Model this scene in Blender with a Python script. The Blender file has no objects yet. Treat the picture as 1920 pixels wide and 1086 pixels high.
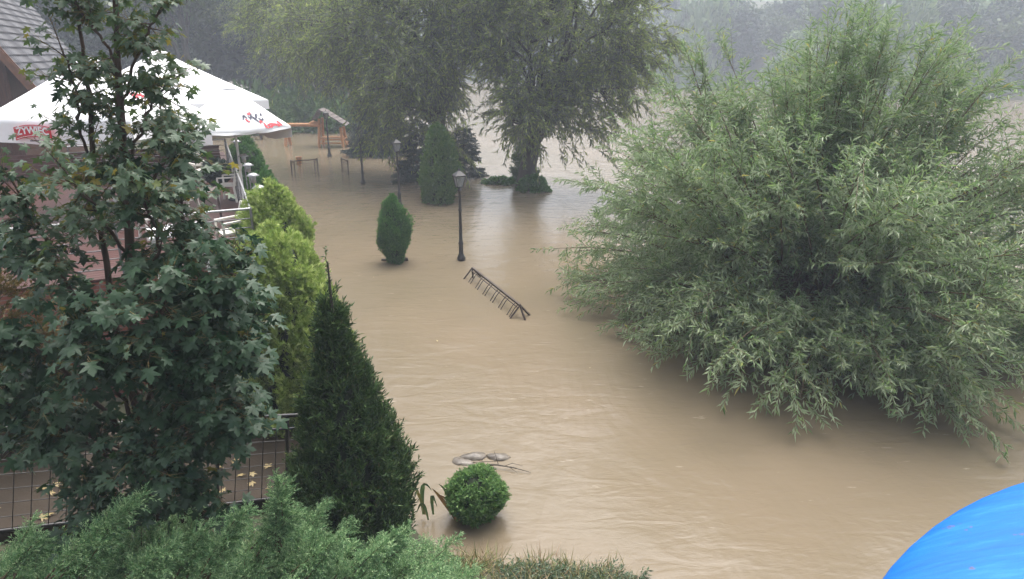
import bpy, math, random
import numpy as np
from mathutils import Vector

# ---------------------------------------------------------------- camera, sky, sun, exposure
SC = bpy.context.scene
COL = SC.collection
H = 6.1                       # camera height above the flood water (z = 0)
FPX = 1250.0                  # focal length in pixels of the 1920 px wide photograph
PITCH = math.radians(19.5)
cam_data = bpy.data.cameras.new('camera')
cam_data.sensor_width = 36.0
cam_data.lens = FPX / 1920.0 * 36.0
cam_data.clip_start = 0.1
cam_data.clip_end = 2000.0
cam = bpy.data.objects.new('camera', cam_data)
COL.objects.link(cam)
cam.location = (0, 0, H)
cam.rotation_euler = (math.radians(90) - PITCH, 0, 0)
SC.camera = cam

SUN_ELEV, SUN_AZ = math.radians(69), math.radians(12)      # azimuth from +Y towards +X
world = bpy.data.worlds.new('World')
SC.world = world
world.use_nodes = True
wn, wl = world.node_tree.nodes, world.node_tree.links
for n in list(wn):
    wn.remove(n)
w_out = wn.new('ShaderNodeOutputWorld')
w_bg = wn.new('ShaderNodeBackground')
w_hs = wn.new('ShaderNodeHueSaturation')
w_sky = wn.new('ShaderNodeTexSky')
w_sky.sky_type = 'NISHITA'
w_sky.sun_disc = False
w_sky.sun_elevation = SUN_ELEV
w_sky.sun_rotation = SUN_AZ
w_sky.air_density = 1.0
w_sky.dust_density = 6.0
w_sky.ozone_density = 1.0
w_hs.inputs['Saturation'].default_value = 0.30
w_bg.inputs['Strength'].default_value = 0.15
wl.new(w_sky.outputs[0], w_hs.inputs['Color'])
wl.new(w_hs.outputs[0], w_bg.inputs['Color'])
wl.new(w_bg.outputs[0], w_out.inputs['Surface'])

sun_data = bpy.data.lights.new('sun', 'SUN')
sun_data.energy = 1.1
sun_data.angle = math.radians(66)
sun_data.color = (1.0, 0.96, 0.9)
sun = bpy.data.objects.new('sun', sun_data)
COL.objects.link(sun)
sd = Vector((math.sin(SUN_AZ) * math.cos(SUN_ELEV), math.cos(SUN_AZ) * math.cos(SUN_ELEV), math.sin(SUN_ELEV)))
sun.rotation_euler = (-sd).to_track_quat('-Z', 'Y').to_euler()

SC.view_settings.view_transform = 'Standard'
SC.view_settings.look = 'None'
SC.view_settings.gamma = 1.0
SC.view_settings.exposure = 1.32
SC.render.engine = 'CYCLES'
SC.cycles.max_bounces = 8
SC.cycles.diffuse_bounces = 4
SC.cycles.glossy_bounces = 3
SC.cycles.transmission_bounces = 4
SC.cycles.transparent_max_bounces = 4
SC.cycles.volume_bounces = 1
SC.cycles.use_denoising = True
SC.cycles.caustics_reflective = False
SC.cycles.caustics_refractive = False

# ---------------------------------------------------------------- helpers
CP, SP = math.cos(PITCH), math.sin(PITCH)


def ray(px, py):
    a, b = (px - 960.0) / FPX, (543.0 - py) / FPX
    return np.array([a, CP + b * SP, -SP + b * CP])


def at_z(px, py, z=0.0):
    d = ray(px, py)
    t = (z - H) / d[2]
    return np.array([0, 0, H]) + d * t


def at_y(px, py, y):
    d = ray(px, py)
    return np.array([0, 0, H]) + d * (y / d[1])


def unit(a):
    a = np.asarray(a, float)
    return a / np.maximum(np.linalg.norm(a, axis=-1, keepdims=True), 1e-9)


class MB:
    """collects vertices and faces, then links them as one mesh object"""

    def __init__(s):
        s.v, s.f, s.n = [], [], 0

    def add(s, V, F, mat=0, smooth=False):
        V = np.asarray(V, float).reshape(-1, 3)
        F = np.asarray(F, int)
        s.v.append(V)
        s.f.append((F + s.n, mat, smooth))
        s.n += len(V)

    def mesh(s, name, mats):
        me = bpy.data.meshes.new(name)
        V = np.concatenate(s.v)
        li = np.concatenate([f.ravel() for f, _, _ in s.f]).astype(np.int32)
        tot = np.concatenate([np.full(len(f), f.shape[1]) for f, _, _ in s.f]).astype(np.int32)
        mi = np.concatenate([np.full(len(f), m) for f, m, _ in s.f]).astype(np.int32)
        sm = np.concatenate([np.full(len(f), q) for f, _, q in s.f]).astype(bool)
        st = (np.cumsum(tot) - tot).astype(np.int32)
        me.vertices.add(len(V))
        me.vertices.foreach_set('co', V.astype(np.float32).ravel())
        me.loops.add(len(li))
        me.loops.foreach_set('vertex_index', li)
        me.polygons.add(len(tot))
        me.polygons.foreach_set('loop_start', st)
        me.polygons.foreach_set('loop_total', tot)
        me.polygons.foreach_set('material_index', mi)
        me.polygons.foreach_set('use_smooth', sm)
        for m in (mats if isinstance(mats, (list, tuple)) else [mats]):
            me.materials.append(m)
        me.update(calc_edges=True)
        me.validate()
        return me

    def build(s, name, mats, parent=None, loc=(0, 0, 0)):
        o = bpy.data.objects.new(name, s.mesh(name, mats))
        COL.objects.link(o)
        o.location = loc
        if parent:
            o.parent = parent
        return o

    # --- shapes
    def box(s, c, size, rot=0.0, mat=0, taper=1.0):
        x, y, z = np.array(size) / 2.0
        V = np.array([[-x, -y, -z], [x, -y, -z], [x, y, -z], [-x, y, -z],
                      [-x * taper, -y * taper, z], [x * taper, -y * taper, z], [x * taper, y * taper, z], [-x * taper, y * taper, z]])
        ca, sa = math.cos(rot), math.sin(rot)
        R = np.array([[ca, -sa, 0], [sa, ca, 0], [0, 0, 1]])
        s.add(V @ R.T + np.array(c), [[0, 3, 2, 1], [4, 5, 6, 7], [0, 1, 5, 4], [1, 2, 6, 5], [2, 3, 7, 6], [3, 0, 4, 7]], mat)

    def bar(s, a, b, w, h, mat=0, up=(0, 0, 1)):
        """box beam from a to b, w across, h along up"""
        a, b = np.array(a, float), np.array(b, float)
        d = unit(b - a)
        side = np.cross(d, up)
        if np.linalg.norm(side) < 1e-4:
            side = np.array([1.0, 0, 0])
        side = unit(side)
        u = np.cross(side, d)
        o = [side * sx * w / 2 + u * su * h / 2 for sx, su in ((-1, -1), (1, -1), (1, 1), (-1, 1))]
        V = [a + k for k in o] + [b + k for k in o]
        s.add(V, [[0, 1, 2, 3], [7, 6, 5, 4], [0, 4, 5, 1], [1, 5, 6, 2], [2, 6, 7, 3], [3, 7, 4, 0]], mat)

    def tube(s, pts, r, sides=6, mat=0, cap=True):
        P = np.array(pts, float)
        n = len(P)
        r = np.full(n, r) if np.isscalar(r) else np.array(r, float)
        T = unit(np.gradient(P, axis=0))
        ref = np.array([0, 0, 1.0]) if abs(T[0][2]) < 0.9 else np.array([1.0, 0, 0])
        A = unit(np.cross(T, ref))
        B = np.cross(T, A)
        ph = np.arange(sides) / sides * 2 * math.pi
        V = P[:, None] + r[:, None, None] * (np.cos(ph)[None, :, None] * A[:, None] + np.sin(ph)[None, :, None] * B[:, None])
        F = []
        for i in range(n - 1):
            for k in range(sides):
                k2 = (k + 1) % sides
                F.append([i * sides + k, i * sides + k2, (i + 1) * sides + k2, (i + 1) * sides + k])
        s.add(V, F, mat, True)
        if cap and sides > 2:
            for i in (0, n - 1):
                s.add(V[i], [list(range(sides))], mat)

    def lathe(s, prof, c=(0, 0, 0), sides=12, mat=0, smooth=True):
        """prof: list of (radius, z)"""
        P = np.array(prof, float)
        ph = np.arange(sides) / sides * 2 * math.pi
        V = np.stack([P[:, 0, None] * np.cos(ph), P[:, 0, None] * np.sin(ph), np.repeat(P[:, 1, None], sides, 1)], -1) + np.array(c)
        F = []
        for i in range(len(P) - 1):
            for k in range(sides):
                k2 = (k + 1) % sides
                F.append([i * sides + k, i * sides + k2, (i + 1) * sides + k2, (i + 1) * sides + k])
        s.add(V, F, mat, smooth)

    # --- foliage
    def leaves(s, P, D, N, L, W, tmpl, mat=0):
        P, D = np.asarray(P), unit(D)
        S = unit(np.cross(N, D))
        N2 = np.cross(D, S)
        tv, tf = tmpl
        L = np.broadcast_to(L, len(P))
        W = np.broadcast_to(W, len(P))
        V = (P[:, None] + (tv[None, :, 0] * L[:, None])[..., None] * D[:, None]
             + (tv[None, :, 1] * W[:, None])[..., None] * S[:, None]
             + (tv[None, :, 2] * L[:, None])[..., None] * N2[:, None])
        m = len(tv)
        F = (np.asarray(tf)[None] + (np.arange(len(P)) * m)[:, None, None]).reshape(-1, len(tf[0]))
        s.add(V, F, mat)

    def twigs(s, S, D, L, G, r0, segs=3, mat=0, sides=3):
        """thin curved twigs, all at once"""
        m = len(S)
        t = np.linspace(0, 1, segs + 1)
        P = S[:, None] + D[:, None] * (L[:, None] * t)[..., None] + G[:, None] * (L[:, None] * t * t)[..., None]
        T = unit(D[:, None] + 2 * G[:, None] * t[None, :, None])
        A = unit(np.cross(T, np.array([0.31, 0.2, 0.93])))
        B = np.cross(T, A)
        ph = np.arange(sides) / sides * 2 * math.pi
        rr = (np.broadcast_to(r0, m)[:, None] * (1 - 0.75 * t))
        V = P[:, :, None] + rr[:, :, None, None] * (np.cos(ph)[:, None] * A[:, :, None] + np.sin(ph)[:, None] * B[:, :, None])
        F = []
        for i in range(segs):
            for k in range(sides):
                k2 = (k + 1) % sides
                F.append([i * sides + k, i * sides + k2, (i + 1) * sides + k2, (i + 1) * sides + k])
        F = (np.array(F)[None] + (np.arange(m) * (segs + 1) * sides)[:, None, None]).reshape(-1, 4)
        s.add(V, F, mat)

    def leafy(s, rng, S, D, L, G, k, ll, lw, tmpl, ang=0.8, s0=0.1, mat=0, flat=0.6, droop=0.15, jit=0.25):
        """k leaves along each twig"""
        m = len(S)
        t = (np.arange(k)[None] + rng.random((m, k))) / k * (1 - s0) + s0
        P = S[:, None] + D[:, None] * (L[:, None] * t)[..., None] + G[:, None] * (L[:, None] * t * t)[..., None]
        T = unit(D[:, None] + 2 * G[:, None] * t[..., None])
        A = unit(np.cross(T, np.array([0.05, 0.02, 1.0])))
        B = np.cross(A, T)
        ph = np.arange(k)[None] * math.pi + rng.normal(0, 0.9, (m, k)) + rng.random((m, 1)) * 0.8
        perp = np.cos(ph)[..., None] * A + np.sin(ph)[..., None] * B
        an = ang + rng.normal(0, jit, (m, k))
        Dl = T * np.cos(an)[..., None] + perp * np.sin(an)[..., None]
        Dl[..., 2] -= droop
        Dl = unit(Dl).reshape(-1, 3)
        N = rng.normal(0, 1, (m * k, 3)) * (1 - flat)
        N[:, 2] += flat * 1.5
        sc = (0.65 + 0.6 * rng.random(m * k))
        s.leaves(P.reshape(-1, 3), Dl, N, ll * sc, lw * sc, tmpl, mat)


LANCE = (np.array([[0, 0, 0], [0.45, 0.5, 0.03], [1, 0, -0.12], [0.45, -0.5, 0.03]]), [[0, 1, 2, 3]])
OVAL = (np.array([[0, 0, 0], [0.3, 0.45, 0.03], [0.75, 0.4, -0.02], [1, 0, -0.12], [0.75, -0.4, -0.02], [0.3, -0.45, 0.03]]), [[0, 1, 2, 3, 4, 5]])
_mo = [(0.02, 0.0), (-0.08, 0.15), (-0.02, 0.50), (0.15, 0.27), (0.22, 0.23), (0.38, 0.46), (0.62, 0.66), (0.58, 0.42), (0.50, 0.18), (0.68, 0.24), (0.80, 0.13), (1.0, 0.0)]
_mo = _mo + [(x, -y) for x, y in _mo[-2:0:-1]]
MAPLE = (np.array([[0.3, 0, 0.03]] + [[x, y, -0.16 * (x * x + y * y)] for x, y in _mo]),
         [[0, 1 + i, 1 + (i + 1) % len(_mo)] for i in range(len(_mo))])
# a flat scaly spray: three fingers
FAN = (np.array([[0, 0, 0], [0.5, 0.12, 0.02], [0.8, 0.5, -0.06], [0.45, 0.34, 0.0], [0.6, 0.0, 0.03], [1, 0, -0.08],
                 [0.5, -0.12, 0.02], [0.8, -0.5, -0.06], [0.45, -0.34, 0.0]]),
       [[0, 1, 2, 3], [0, 6, 5, 1], [0, 8, 7, 6]])


def tag(o, label=None, cat=None, group=None, kind=None):
    if label:
        o['label'] = label
    if cat:
        o['category'] = cat
    if group:
        o['group'] = group
    if kind:
        o['kind'] = kind
    return o


def thing(name, label, cat, loc=(0, 0, 0), rotz=0.0, group=None):
    o = bpy.data.objects.new(name, None)
    COL.objects.link(o)
    o.empty_display_size = 0.2
    o.location = loc
    o.rotation_euler = (0, 0, rotz)
    return tag(o, label, cat, group)


def dup(root, loc=None, rotz=None, scale=None, label=None, group=None):
    def cp(o, parent):
        c = o.copy()
        COL.objects.link(c)
        if parent:
            c.parent = parent
        for ch in list(o.children):
            cp(ch, c)
        return c
    r = cp(root, None)
    if loc is not None:
        r.location = loc
    if rotz is not None:
        r.rotation_euler = (0, 0, rotz)
    if scale is not None:
        r.scale = (scale,) * 3 if np.isscalar(scale) else scale
    if label:
        r['label'] = label
    if group:
        r['group'] = group
    return r


# ---------------------------------------------------------------- materials
def new_mat(name):
    m = bpy.data.materials.new(name)
    m.use_nodes = True
    nt = m.node_tree
    return m, nt.nodes, nt.links, nt.nodes['Principled BSDF'], nt.nodes['Material Output']


def ramp(nodes, stops):
    r = nodes.new('ShaderNodeValToRGB')
    while len(r.color_ramp.elements) < len(stops):
        r.color_ramp.elements.new(0.5)
    for e, (p, c) in zip(r.color_ramp.elements, stops):
        e.position = p
        e.color = (*c, 1)
    return r


def leaf_mat(name, stops, rough=0.45, trans=0.25, spec=0.5, back=None):
    m, n, l, bs, out = new_mat(name)
    g = n.new('ShaderNodeNewGeometry')
    r = ramp(n, stops)
    l.new(g.outputs['Random Per Island'], r.inputs[0])
    col = r.outputs[0]
    if back:
        mx = n.new('ShaderNodeMix')
        mx.data_type = 'RGBA'
        l.new(g.outputs['Backfacing'], mx.inputs[0])
        l.new(col, mx.inputs[6])
        mx.inputs[7].default_value = (*back, 1)
        col = mx.outputs[2]
    l.new(col, bs.inputs['Base Color'])
    bs.inputs['Roughness'].default_value = rough
    bs.inputs['Specular IOR Level'].default_value = spec
    if trans:
        tr = n.new('ShaderNodeBsdfTranslucent')
        ms = n.new('ShaderNodeMixShader')
        ms.inputs[0].default_value = trans
        l.new(col, tr.inputs['Color'])
        l.new(bs.outputs[0], ms.inputs[1])
        l.new(tr.outputs[0], ms.inputs[2])
        l.new(ms.outputs[0], out.inputs['Surface'])
    return m


def noise_mat(name, stops, scale=5.0, rough=0.6, bump=0.0, metal=0.0, spec=0.5, stretch=(1, 1, 1), detail=6.0, bscale=None, coords='Object'):
    m, n, l, bs, out = new_mat(name)
    tc = n.new('ShaderNodeTexCoord')
    mp = n.new('ShaderNodeMapping')
    mp.inputs['Scale'].default_value = stretch
    no = n.new('ShaderNodeTexNoise')
    no.inputs['Scale'].default_value = scale
    no.inputs['Detail'].default_value = detail
    l.new(tc.outputs[coords], mp.inputs[0])
    l.new(mp.outputs[0], no.inputs['Vector'])
    r = ramp(n, stops)
    l.new(no.outputs['Fac'], r.inputs[0])
    l.new(r.outputs[0], bs.inputs['Base Color'])
    bs.inputs['Roughness'].default_value = rough
    bs.inputs['Metallic'].default_value = metal
    bs.inputs['Specular IOR Level'].default_value = spec
    if bump:
        b = n.new('ShaderNodeBump')
        b.inputs['Strength'].default_value = bump
        b.inputs['Distance'].default_value = 0.02
        if bscale:
            n2 = n.new('ShaderNodeTexNoise')
            n2.inputs['Scale'].default_value = bscale
            n2.inputs['Detail'].default_value = 4
            l.new(mp.outputs[0], n2.inputs['Vector'])
            l.new(n2.outputs['Fac'], b.inputs['Height'])
        else:
            l.new(no.outputs['Fac'], b.inputs['Height'])
        l.new(b.outputs[0], bs.inputs['Normal'])
    return m


M = {}
M['willow_leaf'] = leaf_mat('willow_leaf', [(0, (0.10, 0.175, 0.06)), (0.5, (0.16, 0.26, 0.095)), (0.93, (0.25, 0.35, 0.13)), (1, (0.40, 0.34, 0.09))], 0.38, 0.5, 0.6, back=(0.30, 0.37, 0.22))
M['old_willow_leaf'] = leaf_mat('old_willow_leaf', [(0, (0.17, 0.24, 0.06)), (0.6, (0.28, 0.36, 0.095)), (1, (0.40, 0.45, 0.13))], 0.45, 0.5, 0.45, back=(0.15, 0.17, 0.11))
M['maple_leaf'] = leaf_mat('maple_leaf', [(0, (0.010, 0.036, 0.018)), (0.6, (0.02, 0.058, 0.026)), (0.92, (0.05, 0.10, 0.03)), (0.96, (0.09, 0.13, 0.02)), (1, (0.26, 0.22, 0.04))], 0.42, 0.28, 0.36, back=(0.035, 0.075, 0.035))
M['maple_top_leaf'] = leaf_mat('maple_top_leaf', [(0, (0.06, 0.10, 0.035)), (0.6, (0.09, 0.145, 0.045)), (0.85, (0.15, 0.17, 0.035)), (1, (0.34, 0.26, 0.045))], 0.4, 0.35, 0.5, back=(0.07, 0.12, 0.06))  # yellowing upper leaves, with the light on the treetop painted in as paler colour
M['gold_thuja'] = leaf_mat('gold_thuja', [(0, (0.17, 0.26, 0.055)), (0.6, (0.31, 0.41, 0.10)), (1, (0.50, 0.57, 0.21))], 0.5, 0.35, 0.3)
M['green_thuja'] = leaf_mat('green_thuja', [(0, (0.035, 0.115, 0.02)), (0.6, (0.065, 0.185, 0.035)), (1, (0.12, 0.26, 0.055))], 0.5, 0.3, 0.3)
M['globe_leaf'] = leaf_mat('globe_leaf', [(0, (0.065, 0.15, 0.04)), (0.6, (0.13, 0.25, 0.07)), (1, (0.24, 0.36, 0.12))], 0.5, 0.3, 0.3)
M['yew'] = leaf_mat('yew', [(0, (0.018, 0.046, 0.013)), (0.5, (0.05, 0.10, 0.028)), (0.95, (0.105, 0.165, 0.048)), (1, (0.10, 0.08, 0.03))], 0.5, 0.12, 0.35)
M['spruce'] = leaf_mat('spruce', [(0, (0.012, 0.03, 0.022)), (1, (0.03, 0.06, 0.042))], 0.5, 0.1, 0.35)
M['juniper'] = leaf_mat('juniper', [(0, (0.075, 0.18, 0.07)), (0.5, (0.19, 0.34, 0.15)), (1, (0.48, 0.62, 0.33))], 0.5, 0.35, 0.35)
M['forest_leaf'] = leaf_mat('forest_leaf', [(0, (0.03, 0.055, 0.03)), (1, (0.065, 0.095, 0.045))], 0.55, 0.3, 0.3)
M['forest_mid'] = leaf_mat('forest_mid', [(0, (0.055, 0.085, 0.03)), (1, (0.10, 0.135, 0.05))], 0.55, 0.3, 0.3)
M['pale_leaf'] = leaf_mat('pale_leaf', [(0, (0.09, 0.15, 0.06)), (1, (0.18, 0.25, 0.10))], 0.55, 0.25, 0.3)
M['bush_leaf'] = leaf_mat('bush_leaf', [(0, (0.055, 0.13, 0.025)), (1, (0.15, 0.25, 0.06))], 0.5, 0.25, 0.3)
M['brown_leaf'] = leaf_mat('brown_leaf', [(0, (0.06, 0.05, 0.015)), (0.6, (0.11, 0.085, 0.02)), (1, (0.17, 0.10, 0.03))], 0.5, 0.25, 0.3)
M['grass'] = leaf_mat('grass', [(0, (0.09, 0.13, 0.04)), (0.45, (0.16, 0.19, 0.06)), (0.6, (0.30, 0.26, 0.12)), (0.85, (0.38, 0.31, 0.18)), (1, (0.30, 0.17, 0.10))], 0.5, 0.3, 0.3)
M['weed'] = leaf_mat('weed', [(0, (0.05, 0.09, 0.04)), (0.6, (0.10, 0.14, 0.08)), (1, (0.18, 0.20, 0.14))], 0.5, 0.25, 0.3)
M['fallen'] = leaf_mat('fallen', [(0, (0.20, 0.14, 0.06)), (1, (0.36, 0.29, 0.15))], 0.5, 0.1, 0.3)
M['bark'] = noise_mat('bark', [(0.3, (0.025, 0.02, 0.014)), (0.7, (0.075, 0.06, 0.045))], 6, 0.85, 0.6, stretch=(1, 1, 0.25))
M['twig'] = noise_mat('twig', [(0.3, (0.06, 0.04, 0.022)), (0.7, (0.13, 0.09, 0.04))], 8, 0.7)
M['maple_bark'] = noise_mat('maple_bark', [(0.3, (0.03, 0.018, 0.012)), (0.7, (0.085, 0.05, 0.035))], 10, 0.7, 0.3, stretch=(1, 1, 0.3))
M['petiole'] = noise_mat('petiole', [(0.3, (0.16, 0.13, 0.04)), (0.7, (0.24, 0.16, 0.05))], 8, 0.6)
M['iron'] = noise_mat('iron', [(0.3, (0.012, 0.011, 0.012)), (0.7, (0.03, 0.027, 0.027))], 30, 0.4, 0.1)
M['rust_iron'] = noise_mat('rust_iron', [(0.3, (0.02, 0.014, 0.011)), (0.7, (0.06, 0.035, 0.024))], 25, 0.6, 0.2)
M['steel'] = noise_mat('steel', [(0.3, (0.30, 0.30, 0.31)), (0.7, (0.46, 0.46, 0.46))], 12, 0.4, 0.0, metal=0.8)
M['dull_steel'] = noise_mat('dull_steel', [(0.3, (0.14, 0.14, 0.145)), (0.7, (0.24, 0.24, 0.24))], 12, 0.5, 0.0, metal=0.6)
M['white_paint'] = noise_mat('white_paint', [(0.3, (0.68, 0.68, 0.68)), (0.7, (0.8, 0.8, 0.79))], 6, 0.35)
M['plastic'] = noise_mat('plastic', [(0.3, (0.62, 0.59, 0.54)), (0.7, (0.74, 0.71, 0.66))], 4, 0.4)
M['canvas'] = noise_mat('canvas', [(0.3, (0.80, 0.80, 0.81)), (0.7, (0.86, 0.86, 0.87))], 3, 0.75, 0.08, bscale=60)
M['red_print'] = noise_mat('red_print', [(0.3, (0.50, 0.02, 0.035)), (0.7, (0.58, 0.03, 0.05))], 20, 0.6)
M['navy_print'] = noise_mat('navy_print', [(0.3, (0.012, 0.014, 0.04)), (0.7, (0.02, 0.022, 0.06))], 20, 0.6)
M['log'] = noise_mat('log', [(0.25, (0.30, 0.13, 0.045)), (0.75, (0.54, 0.26, 0.10))], 7, 0.5, 0.2, stretch=(1, 1, 3))
M['board'] = noise_mat('board', [(0.25, (0.055, 0.022, 0.018)), (0.75, (0.10, 0.042, 0.034))], 4, 0.35, 0.15, stretch=(1, 8, 8))
M['house_wood'] = noise_mat('house_wood', [(0.25, (0.045, 0.018, 0.010)), (0.75, (0.10, 0.04, 0.022))], 4, 0.6, 0.3, stretch=(6, 6, 1))
M['trim_wood'] = noise_mat('trim_wood', [(0.25, (0.10, 0.045, 0.025)), (0.75, (0.2, 0.095, 0.05))], 5, 0.5, 0.2, stretch=(1, 1, 1))
M['shingle'] = noise_mat('shingle', [(0.25, (0.06, 0.045, 0.04)), (0.75, (0.14, 0.11, 0.10))], 5, 0.6, 0.2)
M['tile'] = noise_mat('tile', [(0.25, (0.05, 0.05, 0.058)), (0.75, (0.09, 0.09, 0.10))], 2.5, 0.55, 0.1, bscale=40)
M['glass_dark'] = noise_mat('glass_dark', [(0.3, (0.015, 0.018, 0.022)), (0.7, (0.03, 0.034, 0.04))], 2, 0.08)
M['stone'] = noise_mat('stone', [(0.3, (0.07, 0.058, 0.046)), (0.7, (0.17, 0.145, 0.118))], 9, 0.4, 0.8, spec=0.4)
M['dark_cloth'] = noise_mat('dark_cloth', [(0.3, (0.02, 0.022, 0.026)), (0.7, (0.04, 0.042, 0.05))], 6, 0.6)
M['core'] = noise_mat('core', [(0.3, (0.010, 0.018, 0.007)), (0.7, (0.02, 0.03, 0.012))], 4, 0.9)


def brick_mat():
    m, n, l, bs, out = new_mat('brick')
    tc = n.new('ShaderNodeTexCoord')
    b = n.new('ShaderNodeTexBrick')
    b.inputs['Scale'].default_value = 1.0
    b.inputs['Brick Width'].default_value = 0.24
    b.inputs['Row Height'].default_value = 0.075
    b.inputs['Mortar Size'].default_value = 0.009
    b.inputs['Color1'].default_value = (0.17, 0.045, 0.03, 1)
    b.inputs['Color2'].default_value = (0.23, 0.07, 0.045, 1)
    b.inputs['Mortar'].default_value = (0.16, 0.12, 0.10, 1)
    l.new(tc.outputs['UV'], b.inputs['Vector'])
    mp = n.new('ShaderNodeMapping')
    mp.inputs['Rotation'].default_value = (math.radians(90), 0, 0)
    l.new(tc.outputs['Object'], mp.inputs[0])
    l.new(mp.outputs[0], b.inputs['Vector'])
    l.new(b.outputs['Color'], bs.inputs['Base Color'])
    bs.inputs['Roughness'].default_value = 0.6
    bu = n.new('ShaderNodeBump')
    bu.inputs['Strength'].default_value = 0.4
    bu.inputs['Distance'].default_value = 0.01
    l.new(b.outputs['Fac'], bu.inputs['Height'])
    bu.invert = True
    l.new(bu.outputs[0], bs.inputs['Normal'])
    return m


M['brick'] = brick_mat()


def blue_mat():
    m, n, l, bs, out = new_mat('blue_paint')
    tc = n.new('ShaderNodeTexCoord')
    mp = n.new('ShaderNodeMapping')
    mp.inputs['Rotation'].default_value = (0, 0, math.radians(38))
    mp.inputs['Scale'].default_value = (1.6, 14, 1.6)
    no = n.new('ShaderNodeTexNoise')
    no.inputs['Scale'].default_value = 2.2
    no.inputs['Detail'].default_value = 10
    no.inputs['Roughness'].default_value = 0.68
    l.new(tc.outputs['Object'], mp.inputs[0])
    l.new(mp.outputs[0], no.inputs['Vector'])
    r = ramp(n, [(0.3, (0.002, 0.095, 0.40)), (0.55, (0.003, 0.125, 0.48)), (0.75, (0.02, 0.18, 0.52))])
    l.new(no.outputs['Fac'], r.inputs[0])
    sp = n.new('ShaderNodeTexNoise')
    sp.inputs['Scale'].default_value = 14
    sp.inputs['Detail'].default_value = 3
    l.new(tc.outputs['Object'], sp.inputs['Vector'])
    r2 = ramp(n, [(0.67, (0, 0, 0)), (0.70, (0.8, 0.8, 0.8))])
    l.new(sp.outputs['Fac'], r2.inputs[0])
    mx = n.new('ShaderNodeMix')
    mx.data_type = 'RGBA'
    l.new(r2.outputs[0], mx.inputs[0])
    l.new(r.outputs[0], mx.inputs[6])
    mx.inputs[7].default_value = (0.10, 0.09, 0.12, 1)
    l.new(mx.outputs[2], bs.inputs['Base Color'])
    bs.inputs['Roughness'].default_value = 0.55
    bs.inputs['Specular IOR Level'].default_value = 0.3
    bu = n.new('ShaderNodeBump')
    bu.inputs['Strength'].default_value = 0.25
    bu.inputs['Distance'].default_value = 0.01
    l.new(no.outputs['Fac'], bu.inputs['Height'])
    l.new(bu.outputs[0], bs.inputs['Normal'])
    return m


M['blue'] = blue_mat()


def water_mat():
    m, n, l, bs, out = new_mat('flood_water')
    tc = n.new('ShaderNodeTexCoord')
    # silt colour drifting in large soft patches
    no = n.new('ShaderNodeTexNoise')
    no.inputs['Scale'].default_value = 0.13
    no.inputs['Detail'].default_value = 5
    l.new(tc.outputs['Object'], no.inputs['Vector'])
    r = ramp(n, [(0.3, (0.138, 0.113, 0.074)), (0.5, (0.165, 0.131, 0.087)), (0.7, (0.195, 0.150, 0.102))])
    l.new(no.outputs['Fac'], r.inputs[0])
    # thin flecks of foam drawn out by the current
    mpf = n.new('ShaderNodeMapping')
    mpf.inputs['Rotation'].default_value = (0, 0, math.radians(25))
    mpf.inputs['Scale'].default_value = (0.9, 3.2, 1)
    nf = n.new('ShaderNodeTexNoise')
    nf.inputs['Scale'].default_value = 1.7
    nf.inputs['Detail'].default_value = 9
    nf.inputs['Roughness'].default_value = 0.62
    l.new(tc.outputs['Object'], mpf.inputs[0])
    l.new(mpf.outputs[0], nf.inputs['Vector'])
    rf = ramp(n, [(0.655, (0, 0, 0)), (0.74, (0.6, 0.6, 0.6))])
    l.new(nf.outputs['Fac'], rf.inputs[0])
    mf = n.new('ShaderNodeMix')
    mf.data_type = 'RGBA'
    l.new(rf.outputs[0], mf.inputs[0])
    l.new(r.outputs[0], mf.inputs[6])
    mf.inputs[7].default_value = (0.42, 0.36, 0.29, 1)
    l.new(mf.outputs[2], bs.inputs['Base Color'])
    bs.inputs['Roughness'].default_value = 0.19
    bs.inputs['IOR'].default_value = 1.33

    def wave(scale, rot, stretch, dist, strength, prev, detail=4):
        mp = n.new('ShaderNodeMapping')
        mp.inputs['Rotation'].default_value = (0, 0, math.radians(rot))
        mp.inputs['Scale'].default_value = stretch
        w = n.new('ShaderNodeTexNoise')
        w.inputs['Scale'].default_value = scale
        w.inputs['Detail'].default_value = detail
        w.inputs['Distortion'].default_value = 0.6
        l.new(tc.outputs['Object'], mp.inputs[0])
        l.new(mp.outputs[0], w.inputs['Vector'])
        b = n.new('ShaderNodeBump')
        b.inputs['Strength'].default_value = strength
        b.inputs['Distance'].default_value = dist
        l.new(w.outputs['Fac'], b.inputs['Height'])
        if prev:
            l.new(prev.outputs[0], b.inputs['Normal'])
        return b
    b = wave(0.55, 24, (1.0, 0.45, 1), 0.16, 0.5, None)
    b = wave(2.6, -20, (0.45, 1.2, 1), 0.045, 0.42, b)
    b = wave(9.0, -12, (0.5, 1.2, 1), 0.012, 0.4, b)
    l.new(b.outputs[0], bs.inputs['Normal'])
    return m


M['water'] = water_mat()
M['earth'] = noise_mat('earth', [(0.3, (0.035, 0.032, 0.02)), (0.5, (0.05, 0.055, 0.025)), (0.7, (0.075, 0.065, 0.04))], 1.5, 0.85, 0.6, bscale=12)
M['paving'] = noise_mat('paving', [(0.3, (0.022, 0.016, 0.010)), (0.7, (0.05, 0.036, 0.025))], 1.2, 0.7, 0.3, spec=0.2, bscale=25)

# ---------------------------------------------------------------- ground and water
SHORE = np.array([(-90, 125), (-34, 80), (-14, 68), (-13, 62), (-17, 58), (-24, 56), (-21, 38), (-13.4, 27), (-9.0, 22.4), (-4.3, 12.6), (-2.9, 9.6), (-1.7, 7.9), (-1.15, 7.2), (-0.55, 6.85),
                  (0.35, 6.7), (1.25, 6.6), (2.0, 6.0), (3.5, 5.2), (7, 4.2), (90, 0)], float)


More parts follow.
